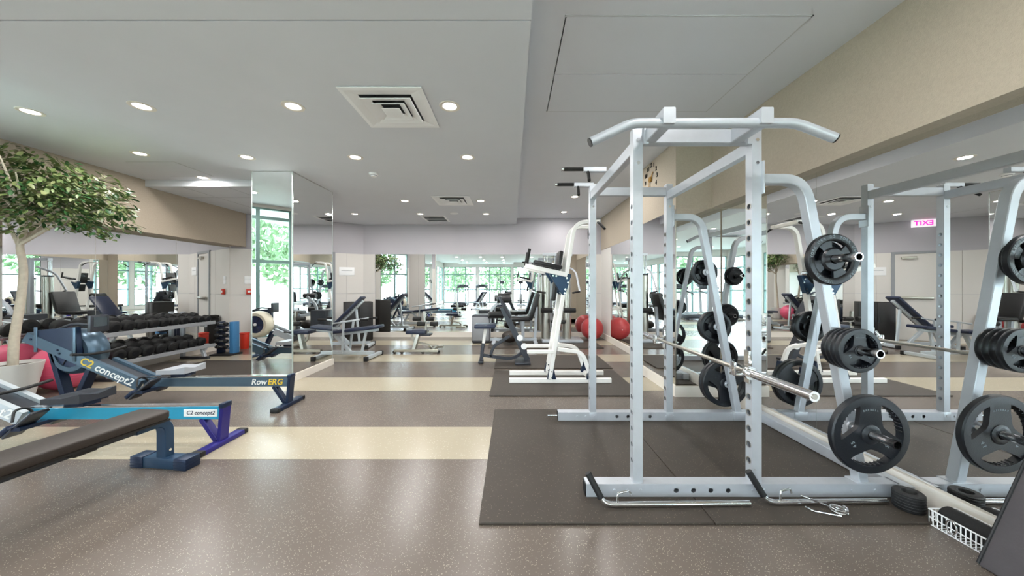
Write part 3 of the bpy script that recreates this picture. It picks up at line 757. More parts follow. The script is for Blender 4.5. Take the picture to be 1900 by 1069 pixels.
# spring collar
t = thing('spring_collar', 'chrome spring clip collar lying on the black mat', 'spring collar', (1.845, 1.885, MZ))
m = MB(); pts = [(.036*math.cos(a), .036*math.sin(a), .006+.0022*a) for a in [i*PI/10 for i in range(0, 42)]]
m.tube([(-.155, .07, .055), (-.13, .045, .055), (-.02, .036, .012)], .005, 8, .01); m.build('upper_handle', 'chrome', t)
m = MB(); m.tube(pts, .005, 8); m.build('coil', 'chrome', t)
m = MB(); m.tube([(-.15, .045, .006), (-.14, .01, .006), (-.02, -.034, .006)], .005, 8, .01); m.build('lower_handle', 'chrome', t)

# little heap at the mirror foot
t = thing('hollow_foam_roll', 'short black hollow roll standing on its end by the rail', 'foam roll', (2.285, 1.925, MZ))
MB().lathe([(.03, 0), (.063, 0), (.066, .006), (.066, .092), (.060, .098), (.033, .098), (.029, .092)], 32, close=True).build('roll_body', 'black_rubber', t)
for k in range(5): MB().lathe([(.0655, .014+.016*k), (.0672, .017+.016*k), (.0655, .020+.016*k)], 32).build('winding', 'black_rubber', t)
t = thing('wire_basket', 'white wire basket on the floor against the mirror', 'basket', (2.345, 1.69, .0))
W_, D_, H_ = .075, .13, .085
def wire(m, a, b, r=.0028): m.sweep([a, b], circ(r, 6))
rimb = MB()
for z in (.004, H_*.5, H_):
    cs = [(-W_, -D_, z), (W_, -D_, z), (W_, D_, z), (-W_, D_, z)]
    for i in range(4): wire(rimb, cs[i], cs[(i+1) % 4], .0036 if z == H_ else .0026)
rimb.build('hoop_wires', 'white_plastic', t)
up = MB()
for i in range(15):
    y = -D_+2*D_*i/14
    for sx in (-W_, W_): wire(up, (sx, y, .004), (sx, y, H_))
    wire(up, (-W_, y, .004), (W_, y, .004))
for i in range(9):
    x = -W_+2*W_*i/8
    for sy in (-D_, D_): wire(up, (x, sy, .004), (x, sy, H_))
up = up.build('cross_wires', 'white_plastic', t); up['kind'] = 'stuff'
t = thing('bar_pad', 'black foam barbell pad lying in the white wire basket', 'pad', (2.345, 1.69, .0068))
MB().lathe([(.018, -.118), (.044, -.118), (.052, -.110), (.052, .110), (.044, .118), (.018, .118)], 24, Matrix.Translation((0, 0, .052)) @ Matrix.Rotation(PI/2, 4, 'X'), close=True).build('foam_sleeve', 'foam_black', t)
t = thing('carabiner', 'small chrome carabiner hooked on the side of the wire basket', 'carabiner', (2.262, 1.72, .055))
MB().tube([(0, .02*math.cos(a), .034*math.sin(a)) for a in [i*PI/10 for i in range(21)]], .0045, 8).build('loop', 'chrome', t)
# padded mat leaning on the mirror
lean = thing('folded_mat', 'thick dark grey folded exercise mat leaning against the mirror', 'exercise mat', (2.155, 1.12, 0))
pl = MB().box((0, -.44, .008), (.026, .43, .585), .008).build('mat_leaf', 'mat_leaning', lean, (0, 0, .0), (0, math.radians(25), 0))
MB().box((.028, -.44, .016), (.052, .43, .58), .008).build('mat_leaf', 'mat_leaning', lean, (0, 0, 0), (0, math.radians(25), 0))
MB().tube([(.0, .43, .015), (.0, .43, .578)], .006, 8).build('edge_piping', 'black_rubber', pl)

# ------------------------------------------------------------------ flat bench in front
fb = thing('flat_bench', 'black padded flat bench with curved leg in the foreground', 'bench', (-2.505, 2.36, 0), math.radians(-6.5))
m = MB(); outl = [(-.10, 0), (.10, 0), (.128, -.03), (.13, -1.16), (.10, -1.20), (-.10, -1.20), (-.13, -1.16), (-.128, -.03)]
m.prism(outl, .372, .43, 'z'); pad = m.build('pad', 'brown_vinyl', fb, smooth=0)
bv = pad.modifiers.new('bevel', 'BEVEL'); bv.width = .014; bv.segments = 3
for q in pad.data.polygons: q.use_smooth = True
MB().box((-.122, -1.19, .360), (.122, -.012, .373)).build('pad_board', 'ink_black', fb, smooth=0)
MB().bar((0, -.06, .335), (0, -1.15, .335), .06, .05).build('spine', 'charcoal_paint', fb)
for y in (-.42, -.82): MB().box((-.09, y-.05, .325), (.09, y+.05, .362), .004).build('pad_bracket', 'ink_black', fb)
for y0, y1 in ((.05, -.14), (-1.18, -1.02)):
    MB().rtube([(0, y0, .07), (0, y0, .335), (0, y1, .335)], .06, .075, .12, (1, 0, 0), 8).build('curved_leg', 'steel_blue_paint', fb)
    ft = MB().box((-.175, y0-.045, .002), (.175, y0+.045, .075), .004).build('foot_bar', 'steel_blue_paint', fb)
    for s_ in (-1, 1):
        c = MB().box((s_*.176-.05, y0-.05, .0), (s_*.176+.05, y0+.05, .08), .004).build('rubber_foot', 'navy_paint', ft)
        for k in range(3):
            MB().box((s_*.176-.051, y0-.0515, .016+.02*k), (s_*.176+.051, y0+.0515, .020+.02*k)).build('foot_rib', 'navy_paint', ft, smooth=0)
    MB().disc((.035, y0, .12), (1, 0, 0), .009, .014, 10).build('bolt', 'chrome', fb)

# ------------------------------------------------------------------ rowing machines
def rower(loc, rz, label, rail, leg, boom, seat, txt_rail):
    t = thing('rowing_machine', label, 'rowing machine', loc, rz, 'rowing machines')
    rl = MB(); rl.prism([(.80, .215), (2.36, .215), (2.36, .318), (.80, .30)], -.03, .03); rl = rl.build('monorail', rail, t)
    tr_ = MB(); tr_.prism([(.80, .3005), (2.36, .3185), (2.36, .332), (.80, .315)], -.024, .024); tr_.build('steel_track', 'chrome', rl)
    MB().box((2.35, -.045, .305), (2.388, .045, .345), .006).build('rail_end', 'navy_paint', t)
    if txt_rail == 'row':
        m = MB(); m.add(*glyphs('Row', .088, .001, .2, .015), Matrix.Translation((2.04, -.0312, .263)) @ FACE_NEG_Y); m.build('rail_lettering', 'text_white', rl, smooth=0)
        m = MB(); m.add(*glyphs('ERG', .088, .001, .2, .015), Matrix.Translation((2.215, -.0312, .263)) @ FACE_NEG_Y); m.build('rail_lettering', 'text_yellow', rl, smooth=0)
    else:
        st = MB().box((2.06, -.0325, .238), (2.33, -.0300, .296)).build('rail_sticker', 'text_white', rl, smooth=0)
        m = MB(); m.add(*glyphs('C2 concept2', .044, .001, .25, .01), Matrix.Translation((2.195, -.0330, .268)) @ FACE_NEG_Y); m.build('sticker_lettering', 'navy_paint', rl, smooth=0)
    # rear stand
    MB().bar((2.372, 0, .335), (2.345, 0, .03), .085, .03, (1, 0, 0)).build('rear_leg', leg, t)
    MB().bar((2.19, 0, .215), (2.31, 0, .04), .06, .04, (1, 0, 0)).build('rear_brace', leg, t)
    ft = MB().box((2.30, -.21, .0), (2.38, .21, .04), .008).build('rear_foot', leg, t)
    for s_ in (-1, 1): MB().box((2.298, s_*.205-.025, -.0), (2.382, s_*.205+.025, .043), .01).build('foot_cap', 'black_rubber', ft)
    # front stand
    MB().bar((-.20, 0, .62), (-.03, 0, .03), .09, .05, (1, 0, 0)).build('front_leg', 'navy_paint', t)
    MB().bar((.24, 0, .44), (.05, 0, .03), .09, .05, (1, 0, 0)).build('front_leg', 'navy_paint', t)
    ft = MB().box((-.05, -.28, 0), (.06, .28, .04), .008).build('front_foot', 'navy_paint', t)
    # boom
    for s_ in (-1, 1):
        pts_ = [(-.40, .715), (-.34, .805), (.86, .295), (.80, .20)] if s_ < 0 else [(.30, .41), (.36, .505), (.86, .295), (.80, .20)]
        p = MB().prism(pts_, s_*.085-.02, s_*.085+.02); b_ = p.build('boom_plate', boom, t, smooth=0)
        if s_ < 0:
            an = math.atan2(-.505, 1.16)
            M = Matrix.Translation((.47, -.1062, .404)) @ FACE_NEG_Y @ Matrix.Rotation(an, 4, 'Z')
            m = MB(); m.add(*glyphs('concept2', .115, .001, .25, .012), M @ Matrix.Translation((.11, 0, 0))); m.build('boom_lettering', 'text_white', b_, smooth=0)
            m = MB(); m.add(*glyphs('C2', .115, .001, .2, .02), M @ Matrix.Translation((-.205, 0, 0))); m.build('boom_logo', 'text_yellow', b_, smooth=0)
        for bx_, bz_ in (((-.30, .735), (-.02, .62), (.0, .585), (.15, .55), (.16, .515)) if s_ < 0 else ()): MB().disc((bx_, -.107, bz_), (0, 1, 0), .011, .008, 8).build('bolt', 'navy_paint', b_)
    MB().bar((.30, 0, .49), (.78, 0, .29), .13, .02).build('boom_cover', 'charcoal_paint', t)
    MB().box((-.27, -.108, .60), (-.235, -.10, .86), .003).build('strut_strip', boom, t)
    MB().box((.14, -.114, .50), (.175, -.104, .86), .003).build('strut_strip', boom, t)
    # flywheel
    M = Matrix.Translation((.02, .055, .585)) @ Matrix.Rotation(PI/2, 4, 'X')
    fw = MB().lathe([(.16, -.10), (.205, -.10), (.238, -.07), (.245, -.02), (.245, .02), (.238, .07), (.205, .10), (.16, .10)], 40, M, close=True).build('flywheel_housing', 'beige_plastic' if txt_rail != 'row' else 'slate_paint', t)
    for s_ in (-1, 1):
        MB().lathe([(.001, s_*.085), (.165, s_*.085), (.165, s_*.075), (.001, s_*.075)], 32, M, close=True).build('air_mesh', 'navy_mesh', fw)
        MB().lathe([(.001, s_*.105), (.026, s_*.102), (.026, s_*.08), (.001, s_*.08)], 20, M, close=True).build('hub_cap', 'white_plastic', fw)
        for k in range(6):
            a = k*PI/3; MB().bar((.02+.03*math.cos(a), .055-s_*.092, .585+.03*math.sin(a)), (.02+.17*math.cos(a), .055-s_*.092, .585+.17*math.sin(a)), .008, .008).build('mesh_spoke', 'charcoal_paint', fw)
    MB().prism([(-.25, .83), (.16, .86), (.18, .60), (.16, .48), (-.23, .66)], -.10, -.055).build('chain_housing', 'navy_paint', t)
    # monitor on its folded arm
    MB().tube([(-.22, .0, .80), (.0, 0, .885), (.28, 0, .87)], .016, 10, .05).build('monitor_arm', 'charcoal_paint', t)
    mo = MB().box((.26, -.085, .80), (.30, .085, .98), .01).build('monitor', 'charcoal_paint', t)
    MB().box((.3005, -.06, .86), (.303, .06, .96)).build('screen', 'screen_dark', mo, smooth=0)
    # handle
    hx, hz = (.30, .60) if txt_rail == 'row' else (.62, .46)
    MB().tube([(hx, -.24, hz), (hx-.02, -.09, hz-.03), (hx-.02, .09, hz-.03), (hx, .24, hz)], .014, 12, .05).build('chain_handle', 'black_rubber', t)
    # footrests
    for s_ in (-1, 1):
        fp = MB().box((-.15, -.055, -.012), (.15, .055, .012), .008, Matrix.Translation((.93, s_*.135, .225)) @ Matrix.Rotation(-.70, 4, 'Y') ).build('foot_plate', 'charcoal_paint', t)
        MB().box((-.165, -.058, .010), (-.06, .058, .05), .01, Matrix.Translation((.93, s_*.135, .225)) @ Matrix.Rotation(-.70, 4, 'Y')).build('heel_cup', 'navy_paint', fp)
        MB().tube([(.90, s_*.07, .28), (.89, s_*.10, .34), (.89, s_*.17, .34), (.92, s_*.20, .26)], .009, 8, .03).build('foot_strap', 'black_rubber', fp)
    MB().bar((.93, -.19, .20), (.93, .19, .20), .07, .03).build('footrest_bar', 'navy_paint', t)
    # seat
    sm = MB(); nx, ny = 9, 9
    top = [[(1.06+.27*i/(nx-1), -.15+.30*j/(ny-1)) for j in range(ny)] for i in range(nx)]
    vs = []; 
    for layer in (0, 1):
        for i in range(nx):
            for j in range(ny):
                x, y = top[i][j]; u = i/(nx-1); v_ = (j/(ny-1)-.5)*2
                k = 1-.18*u
                z = .415 + .03*max(0, u-.55)*2.2*abs(v_) - .02*math.exp(-((abs(v_)-.45)/.25)**2)*math.exp(-((u-.5)/.35)**2)
                vs.append((x, y*k, z if layer == 0 else .372))
    fs = []; n = nx*ny
    for i in range(nx-1):
        for j in range(ny-1):
            a = i*ny+j; fs.append((a, a+ny, a+ny+1, a+1)); fs.append((n+a, n+a+1, n+a+ny+1, n+a+ny))
    for i in range(nx-1):
        for j in (0, ny-1): a = i*ny+j; fs.append((a, a+ny, a+ny+n, a+n))
    for j in range(ny-1):
        for i in (0, nx-1): a = i*ny+j; fs.append((a, a+1, a+1+n, a+n))
    st = sm.add(vs, fs).build('seat', seat, t, smooth=60)
    MB().box((1.12, -.06, .325), (1.28, .06, .372), .006).build('seat_carriage', 'navy_paint', st)
    return t
rower((-4.76, 3.62, 0), 0, 'grey rowing machine with dark rail in front of the pink ball', 'slate_paint', 'navy_paint', 'slate_paint', 'pale_grey_seat', 'row')
rower((-4.72, 2.74, 0), 0, 'rowing machine with bright blue rail and indigo legs behind the flat bench', 'cyan_paint', 'indigo_paint', 'pale_frame', 'charcoal_paint', 'sticker')

# ------------------------------------------------------------------ ficus in a white pot
tree = thing('potted_ficus', 'ficus tree with bent pale trunk in a white pot by the mirror', 'potted plant', (-5.56, 3.72, 0))
MB().lathe([(.001, 0), (.125, 0), (.14, .01), (.215, .42), (.218, .435), (.205, .437), (.195, .40), (.001, .40)], 36).build('pot', 'white_ceramic', tree)
MB().lathe([(.001, .405), (.19, .40), (.19, .38), (.001, .38)], 24).build('soil', 'soil', tree)
tp = [(-.0, 0, .39), (.02, 0, .75), (.06, .02, 1.1), (.10, .02, 1.5), (.07, .0, 1.75), (.10, .02, 1.92)]
tk = MB().sweep(fillet(tp, .15, 4), circ(.034, 10), scales=[1.15-.45*i/25 for i in range(len(fillet(tp, .15, 4)))]).build('trunk', 'bark', tree)
rnd = random.Random(3)
brs = []
for k in range(16):
    a = rnd.uniform(0, 2*PI); r_ = rnd.uniform(.3, 1.0) * (1.0 if math.cos(a) > -.2 else .28); 
    base = Vector(tp[-1])*1.0 if k > 3 else Vector(tp[-2])
    e = Vector((.10+r_*math.cos(a)*1.15, r_*.55*math.sin(a), rnd.uniform(2.0, 2.72)))
    e.x = max(e.x, -.08); e.y = max(min(e.y, .62), -.45)
    midp = base.lerp(e, .5)+Vector((0, 0, .10))
    MB().sweep(fillet([base, midp, e], .2, 3), circ(.016, 6), scales=[1.2, 1, .9, .8, .6, .3][:len(fillet([base, midp, e], .2, 3))]).build('branch', 'bark', tree)
    brs.append((base, midp, e))
lf = []
lm = MB()
lm.add([(0, 0, 0), (.012, .022, .003), (.014, .045, .0), (.009, .068, -.004), (0, .085, -.010), (-.009, .068, -.004), (-.014, .045, 0), (-.012, .022, .003), (0, .022, -.002), (0, .045, -.004), (0, .068, -.007)],
       [(0, 1, 8), (1, 2, 9, 8), (2, 3, 10, 9), (3, 4, 10), (0, 8, 7), (8, 9, 6, 7), (9, 10, 5, 6), (10, 4, 5)])
LM = [lm.mesh('leaf', n_) for n_ in ('leaf_green', 'leaf_pale', 'leaf_deep')]
rest = [MB(), MB(), MB()]
spots = []
CL = [(-.2, .0, 2.55, .24), (-.15, .1, 2.72, .2), (.1, .0, 2.76, .18), (-.1, .05, 2.35, .36), (.25, -.05, 2.3, .38), (.62, .0, 2.28, .34), (.95, .05, 2.18, .28), (.32, .1, 2.58, .30), (-.05, .0, 2.62, .26), (.72, .1, 2.45, .27), (.3, -.15, 2.02, .24), (.75, 0, 2.02, .22), (1.18, .0, 2.12, .16), (1.22, .05, 1.96, .11), (1.0, .0, 1.88, .12), (.45, .2, 2.2, .35), (.1, .25, 2.4, .35), (1.05, .1, 2.36, .14)]
while len(spots) < 3000:
    c = rnd.choices(CL, weights=[q[3]**2 for q in CL])[0]
    u = Vector((rnd.gauss(0, 1), rnd.gauss(0, 1), rnd.gauss(0, 1))).normalized()*c[3]*rnd.random()**.45
    p = Vector((c[0]+u.x, c[1]+u.y*.9, c[2]+u.z*.72))
    if p.x < -.34 or (p.x < -.02 and p.z > 2.02) or p.z > 2.86 or p.y < -.5: continue
    spots.append(p)
for i, p in enumerate(spots):
    out_ = (p-Vector((.3, 0, 2.3))); az = math.atan2(out_.y, out_.x)+rnd.uniform(-1.2, 1.2)
    R = Matrix.Rotation(az-PI/2, 4, 'Z') @ Matrix.Rotation(rnd.uniform(-.9, .25), 4, 'X') @ Matrix.Rotation(rnd.uniform(-.6, .6), 4, 'Y')
    s_ = rnd.uniform(.62, 1.1); M = Matrix.Translation(p) @ R @ Matrix.Diagonal((s_*1.25, s_, s_, 1))
    k = rnd.choices((0, 1, 2), (5, 2.6, 3.4 if p.z < 2.2 else 2))[0]
    if i < 300:
        o = inst(LM[k], 'leaf', tree); o.matrix_local = M
    else: rest[k].add([v.co[:] for v in LM[k].vertices], [tuple(q.vertices) for q in LM[k].polygons], M)
for k, r_ in enumerate(rest):
    o = r_.build('foliage', ('leaf_green', 'leaf_pale', 'leaf_deep')[k], tree); o['kind'] = 'stuff'

# ------------------------------------------------------------------ balls
def ball(x, y, r, m_, label):
    t = thing('exercise_ball', label, 'exercise ball', (x, y, 0))
    b = MB().sphere((0, 0, r), r, 48, 28).build('ball_skin', m_, t, smooth=180)
    rg = MB()
    for z in (-.42, -.3, -.18, .18, .3, .42):
        rr = r*math.sqrt(1-z*z); rg.lathe([(rr-.001, r+r*z-.004), (rr+.0015, r+r*z), (rr-.001, r+r*z+.004)], 48)
    rg = rg.build('grip_rings', m_, t); rg['kind'] = 'stuff'
    MB().disc((0, -r+.002, r), (0, 1, 0), .012, .006, 12).build('valve_plug', 'white_plastic', t)
ball(-5.62, 4.205, .285, 'pink_ball', 'big pink exercise ball behind the white plant pot')
ball(1.93, 8.05, .265, 'red_ball', 'red exercise ball in the corner by the cable machine')

# ------------------------------------------------------------------ dumbbell rack and dumbbells
DX = -5.62
dr = thing('dumbbell_rack', 'pale two tier dumbbell rack along the mirror wall', 'dumbbell rack', (DX, 5.15, 0))
Y0, Y1 = -1.0, .95
for y in (-.62, .78):
    MB().rtube([(-.222, y, .04), (-.222, y, .84)], .06, .05, .01, (0, 1, 0)).build('rack_post', 'silver_paint', dr)
    MB().rtube([(.17, y, .03), (.12, y, .19)], .05, .05, .01, (0, 1, 0)).build('front_strut', 'silver_paint', dr)
    ft = MB().box((-.25, y-.03, 0), (.24, y+.03, .045), .005).build('rack_foot', 'charcoal_paint', dr)
    MB().bar((-.215, y, .669), (.19, y, .583), .05, .04).build('shelf_bracket', 'silver_paint', dr)
    MB().bar((-.215, y, .259), (.19, y, .173), .05, .04).build('shelf_bracket', 'silver_paint', dr)
TIL = .21
for z in (.245, .655):
    Y0 = -.60 if z < .5 else -1.0
    for dx in (-.10, .10):
        MB().bar((dx, Y0, z-dx*math.tan(TIL)+.005), (dx, Y1, z-dx*math.tan(TIL)+.005), .09, .02, (math.sin(TIL), 0, math.cos(TIL))).build('shelf_rail', 'grey_plastic', dr)
    MB().bar((.20, Y0, z-.20*TIL+.018), (.20, Y1, z-.20*TIL+.018), .012, .06).build('shelf_lip', 'grey_plastic', dr)
def dumbbell_mesh(r):
    hd = MB(); M = Matrix.Rotation(PI/2, 4, 'Y')
    hd.lathe([(.001, -.055), (r*.8, -.055), (r*.97, -.045), (r, -.03), (r, .03), (r*.97, .045), (r*.8, .055), (.001, .055)], 12, M); return hd.mesh('head', 'black_rubber')
HM = {}
def dumbbell(x, y, z, r, tilt, label, group, gap=.068, hl=1., m_='black_rubber'):
    if r not in HM:
        HM[r] = (dumbbell_mesh(r), MB().tube([(-.075, 0, 0), (.075, 0, 0)], .0155, 10).mesh('handle', 'chrome'), MB().disc((0, 0, 0), (1, 0, 0), r*.5, .004, 16).mesh('end_disc', 'black_iron'))
    t = thing('dumbbell', label, 'dumbbell', (x, y, z), 0, group); t.rotation_euler = (0, tilt, 0)
    for s_ in (-1, 1):
        h = inst(HM[r][0], 'head', t, (s_*(gap+.055*hl), 0, 0), (0, 0, 0), (hl, 1, 1))
        inst(HM[r][2], 'end_disc', h, (s_*.0555, 0, 0))
    inst(HM[r][1], 'handle', t)
ORD = ['first', 'second', 'third', 'fourth', 'fifth', 'sixth', 'seventh', 'eighth', 'ninth', 'tenth', 'eleventh', 'twelfth']
for tier, z, n in (('upper', .655, 12), ('lower', .245, 11)):
    r_list = [.092, .09, .088, .085, .082, .08, .078, .076, .073, .07, .068, .065]
    y = (-.60 if tier == 'lower' else -1.0)+.02; row = []
    for k in range(n):
        r = r_list[k] if tier == 'lower' else r_list[k]*.94
        r = round(r, 4); y += r*.92
        if y + r > Y1: break
        row.append((y, r))
        y += r*.92+.024
    for k, (y, r) in enumerate(row):
        q = ORD[len(row)-1-k]
        dumbbell(DX-.002, 5.15+y, z+.0150+r/math.cos(TIL), r, TIL, 'black dumbbell, %s from the blue stand end of the rack\'s %s tier' % (q, tier), '%s tier dumbbells' % tier, hl=.9)
# small dumbbell tower
tw = thing('dumbbell_tower', 'blue upright stand holding pairs of small dumbbells', 'dumbbell stand', (-5.36, 6.27, 0))
MB().box((-.17, -.02, .02), (-.13, .14, .62), .006).build('side_panel', 'navy_paint', tw)
MB().box((.07, -.02, .02), (.15, .12, .62), .006).build('side_panel', 'panel_blue', tw)  # right panel in a lighter blue than the left one
MB().box((-.20, -.14, 0), (.18, .16, .03), .006).build('base_plate', 'black_rubber', tw)
for k in range(5):
    sh = MB().box((-.13, -.05, .12+.105*k), (.07, .08, .13+.105*k), .002).build('cradle', 'navy_paint', tw)
    dumbbell(-5.39, 6.20, .131+.105*k+.036, .034, 0, 'small black dumbbell on the %s cradle of the blue stand' % ('lowest', 'second lowest', 'middle', 'second highest', 'highest')[k], 'dumbbells on the blue stand', gap=.045, hl=.6)
# red canister and black cabinet
t = thing('red_canister', 'small red upright bin against the off white wall', 'bin', (-5.52, 6.90, 0))
MB().lathe([(.001, 0), (.07, 0), (.075, .01), (.082, .32), (.078, .33), (.001, .325)], 24).build('bin_body', 'red_plastic', t)
MB().lathe([(.080, .30), (.0865, .305), (.0865, .325), (.080, .33)], 24).build('bin_rim', 'red_plastic', t)
t = thing('waste_bin', 'slim black pedal bin against the angled wall behind the column', 'bin', (-5.38, 7.24, 0), AA)
MB().box((-.1, -.1, .02), (.1, .1, .60), .015).build('bin_body', 'black_vinyl', t)
MB().box((-.105, -.105, .60), (.105, .105, .66), .02).build('bin_lid', 'ink_black', t)
MB().box((-.04, -.13, .02), (.04, -.10, .035), .004).build('pedal', 'chrome', t)
MB().box((-.09, -.09, 0), (.09, .09, .02)).build('bin_base', 'ink_black', t)
t = thing('black_cabinet', 'low black cabinet standing by the angled wall behind the benches', 'cabinet', (-3.62, 7.86, 0), AA)
MB().box((-.3, -.17, .03), (.3, .17, .92), .006).build('cabinet_body', 'ink_black', t)
for s_ in (-1, 1):
    d = MB().box((s_*.15-.143, -.185, .06), (s_*.15+.143, -.168, .90), .003).build('cabinet_door', 'black_vinyl', t)
    MB().box((s_*.03-.006, -.20, .44), (s_*.03+.006, -.184, .56), .002).build('door_pull', 'charcoal_paint', d)
MB().box((-.28, -.15, 0), (.28, .15, .03)).build('plinth', 'charcoal_paint', t)

# ------------------------------------------------------------------ adjustable benches
def bench(loc, rz, label, inc, pad='navy_vinyl', frame='pale_frame', handles=False, group='adjustable benches'):
    t = thing('adjustable_bench', label, 'bench', loc, rz, group)
    MB().bar((-.55, 0, .09), (.62, 0, .09), .06, .06).build('base_beam', frame, t)
    for x, wd_ in ((-.55, .22), (.62, .28)):
        f_ = MB().box((x-.03, -wd_, .02), (x+.03, wd_, .075), .005).build('foot_bar', frame, t)
        for s_ in (-1, 1): MB().box((x-.035, s_*wd_-.03, 0), (x+.035, s_*wd_+.03, .08), .008).build('foot_cap', 'black_rubber', f_)
    MB().bar((-.40, 0, .10), (-.22, 0, .42), .055, .055, (1, 0, 0)).build('seat_post', frame, t)
    MB().bar((.18, 0, .10), (-.12, 0, .42), .055, .055, (1, 0, 0)).build('seat_post', frame, t)
    MB().bar((-.40, 0, .41), (.02, 0, .41), .05, .05).build('seat_beam', frame, t)
    MB().box((-.50, -.14, .435), (-.12, .14, .49), .018).build('seat_pad', pad, t)
    c, s__ = math.cos(inc), math.sin(inc)
    M = Matrix.Translation((-.08, 0, .44)) @ Matrix.Rotation(-inc, 4, 'Y')
    MB().box((0, -.15, .0), (.84, .15, .055), .018, M).build('back_pad', pad, t)
    MB().box((.0, -.03, -.05), (.78, .03, -.002), .004, M).build('back_beam', frame, t)
    p = M @ Vector((.55, 0, -.05))
    MB().bar((.40, 0, .12), p, .04, .04, (1, 0, 0)).build('adjust_strut', frame, t)
    if handles:
        for s_ in (-1, 1):
            b = MB().tube([(-.1, s_*.16, .62), (.45, s_*.16, .70)], .014, 10).build('side_handle', frame, t)
            MB().tube([(.45, s_*.16, .70), (.60, s_*.16, .705)], .019, 10).build('handle_grip', 'foam_black', b)
            MB().bar((.1, s_*.12, .10), (.15, s_*.16, .65), .035, .035, (1, 0, 0)).build('handle_post', frame, t)
    return t
bench((-3.62, 7.0, 0), math.radians(8), 'incline bench with raised navy backrest in front of the black cabinet', .80)
bench((-3.1, 6.05, 0), math.radians(-4), 'silver bench with side handles partly behind the mirrored column', .12, handles=True)
bench((-1.7, -.6, 0), math.radians(60), 'pale framed incline bench standing near the diagonal window', .65)

# ------------------------------------------------------------------ leg hold bench with rollers
rc = thing('roller_bench', 'low bench with two pairs of black foam leg rollers near the back mirror', 'bench', (-1.83, 6.5, 0))
MB().bar((-.42, -.1, .055), (.42, -.1, .055), .06, .05).build('base_beam', 'brushed_steel', rc)
f_ = MB().bar((.30, -.1, .055), (.30, .35, .055), .05, .05).build('side_foot', 'brushed_steel', rc)
MB().bar((.16, .33, .055), (.42, .33, .055), .06, .05).build('side_foot', 'brushed_steel', rc)
for x in (-.42, -.28, .12, .42): MB().disc((x, -.1, .028), (0, 1, 0), .028, .05, 14).build('rubber_foot', 'black_rubber', rc)
MB().bar((-.06, -.05, .07), (.02, -.02, .36), .12, .06, (1, 0, 0)).build('centre_post', 'brushed_steel', rc)
MB().rtube([(-.12, 0, .38), (-.10, .0, .22), (.22, 0, .14), (.26, .02, .07)], .04, .04, .08, (0, 1, 0)).build('curved_brace', 'brushed_steel', rc)
MB().box((-.20, -.15, .37), (.18, .15, .44), .02).build('seat_pad', 'navy_vinyl', rc)
MB().box((.05, -.12, .33), (.26, .12, .37), .01).build('seat_step', 'charcoal_paint', rc)
po = MB().bar((.17, 0, .37), (.12, 0, .80), .05, .04, (1, 0, 0)).build('roller_post', 'brushed_steel', rc)
for x, z in ((.12, .66), (.20, .56)):
    for s_ in (-1, 1):
        rp = MB().tube([(x+s_*.05, -.05, z), (x+s_*.20, -.05, z)], .04, 16).build('foam_roller', 'foam_black', rc)
        MB().disc((x+s_*.205, -.05, z), (1, 0, 0), .018, .012, 12).build('roller_cap', 'chrome', rp)
MB().tube([(x-.05, -.05, z), (x+.05, -.05, z)], .012, 8).build('roller_axle', 'chrome', rc)

# ------------------------------------------------------------------ white dip and pull up station
vk = thing('dip_station', 'white dip and knee raise station with navy brackets and black arm pads', 'dip station', (.6, 4.6, .0165))
vx, vy = .6, 4.6
def K(x, y, z): return (x-vx, y-vy, z-.0165)
for y in (4.42, 4.80):
    s_ = -1 if y < 4.6 else 1
    MB().bar(K(-.035, y, .047), K(1.31, y, .047), .05, .06).build('base_rail', 'white_paint', vk)
    MB().rtube([K(.50, y, .07), K(.83, y, 2.14), K(1.16, y, 2.14)], .05, .07, .20, (0, 1, 0), 10).build('main_post', 'white_paint', vk)
    MB().rtube([K(.60, y, .46), K(.93, y, .42), K(1.05, y, .07)], .05, .05, .10, (0, 1, 0), 8).build('rear_brace', 'white_paint', vk)
    for x in (.52, 1.04):
        b = MB().prism([(x-.06-vx, .05), (x+.06-vx, .05), (x+.03-vx, .20), (x-.02-vx, .20)], y-vy-.032, y-vy+.032).build('foot_gusset', 'navy_paint', vk)
        for q in (.07, .15): MB().disc(K(x, y-.034, q+.02), (0, 1, 0), .010, .006, 8).build('bolt', 'chrome', b)
    MB().bar(K(.20, y+s_*.02, .43), K(.55, y+s_*.02, .43), .05, .045).build('foot_step', 'white_paint', vk)
    MB().bar(K(.72, y+s_*.05, 1.44), K(.17, y+s_*.05, 1.56), .045, .06).build('arm_beam', 'white_paint', vk)
    MB().box((-.19, -.06, 0), (.19, .06, .055), .02, Matrix.Translation(K(.46, y+s_*.05, 1.545)) @ Matrix.Rotation(math.radians(12), 4, 'Y')).build('arm_pad', 'black_vinyl', vk)
    MB().tube([K(.19, y+s_*.05, 1.56), K(.23, y+s_*.05, 1.78)], .02, 12).build('hand_grip', 'foam_black', vk)
    g_ = MB().prism([(.47-vx, 1.47), (.78-vx, 1.43), (.70-vx, 1.16), (.66-vx, 1.16)], y-vy-s_*.0-.036, y-vy+.036).build('arm_gusset', 'steel_blue_paint', vk)
    for q in ((.54, 1.43), (.58, 1.425), (.72, 1.40), (.735, 1.34), (.70, 1.25), (.69, 1.20)): MB().disc(K(q[0], y-.038, q[1]), (0, 1, 0), .013, .006, 8).build('bolt', 'chrome', g_)
    MB().tube([K(1.13, y, 2.14), K(1.13, y+s_*.12, 2.10), K(1.16, y+s_*.24, 2.01)], .016, 10, .04).build('pull_up_grip', 'foam_black', vk)
MB().bar(K(1.04, 4.42, .06), K(1.04, 4.80, .06), .05, .05).build('cross_rail', 'white_paint', vk)
MB().bar(K(.62, 4.45, .5), K(.62, 4.77, .5), .05, .05).build('cross_rail', 'white_paint', vk)
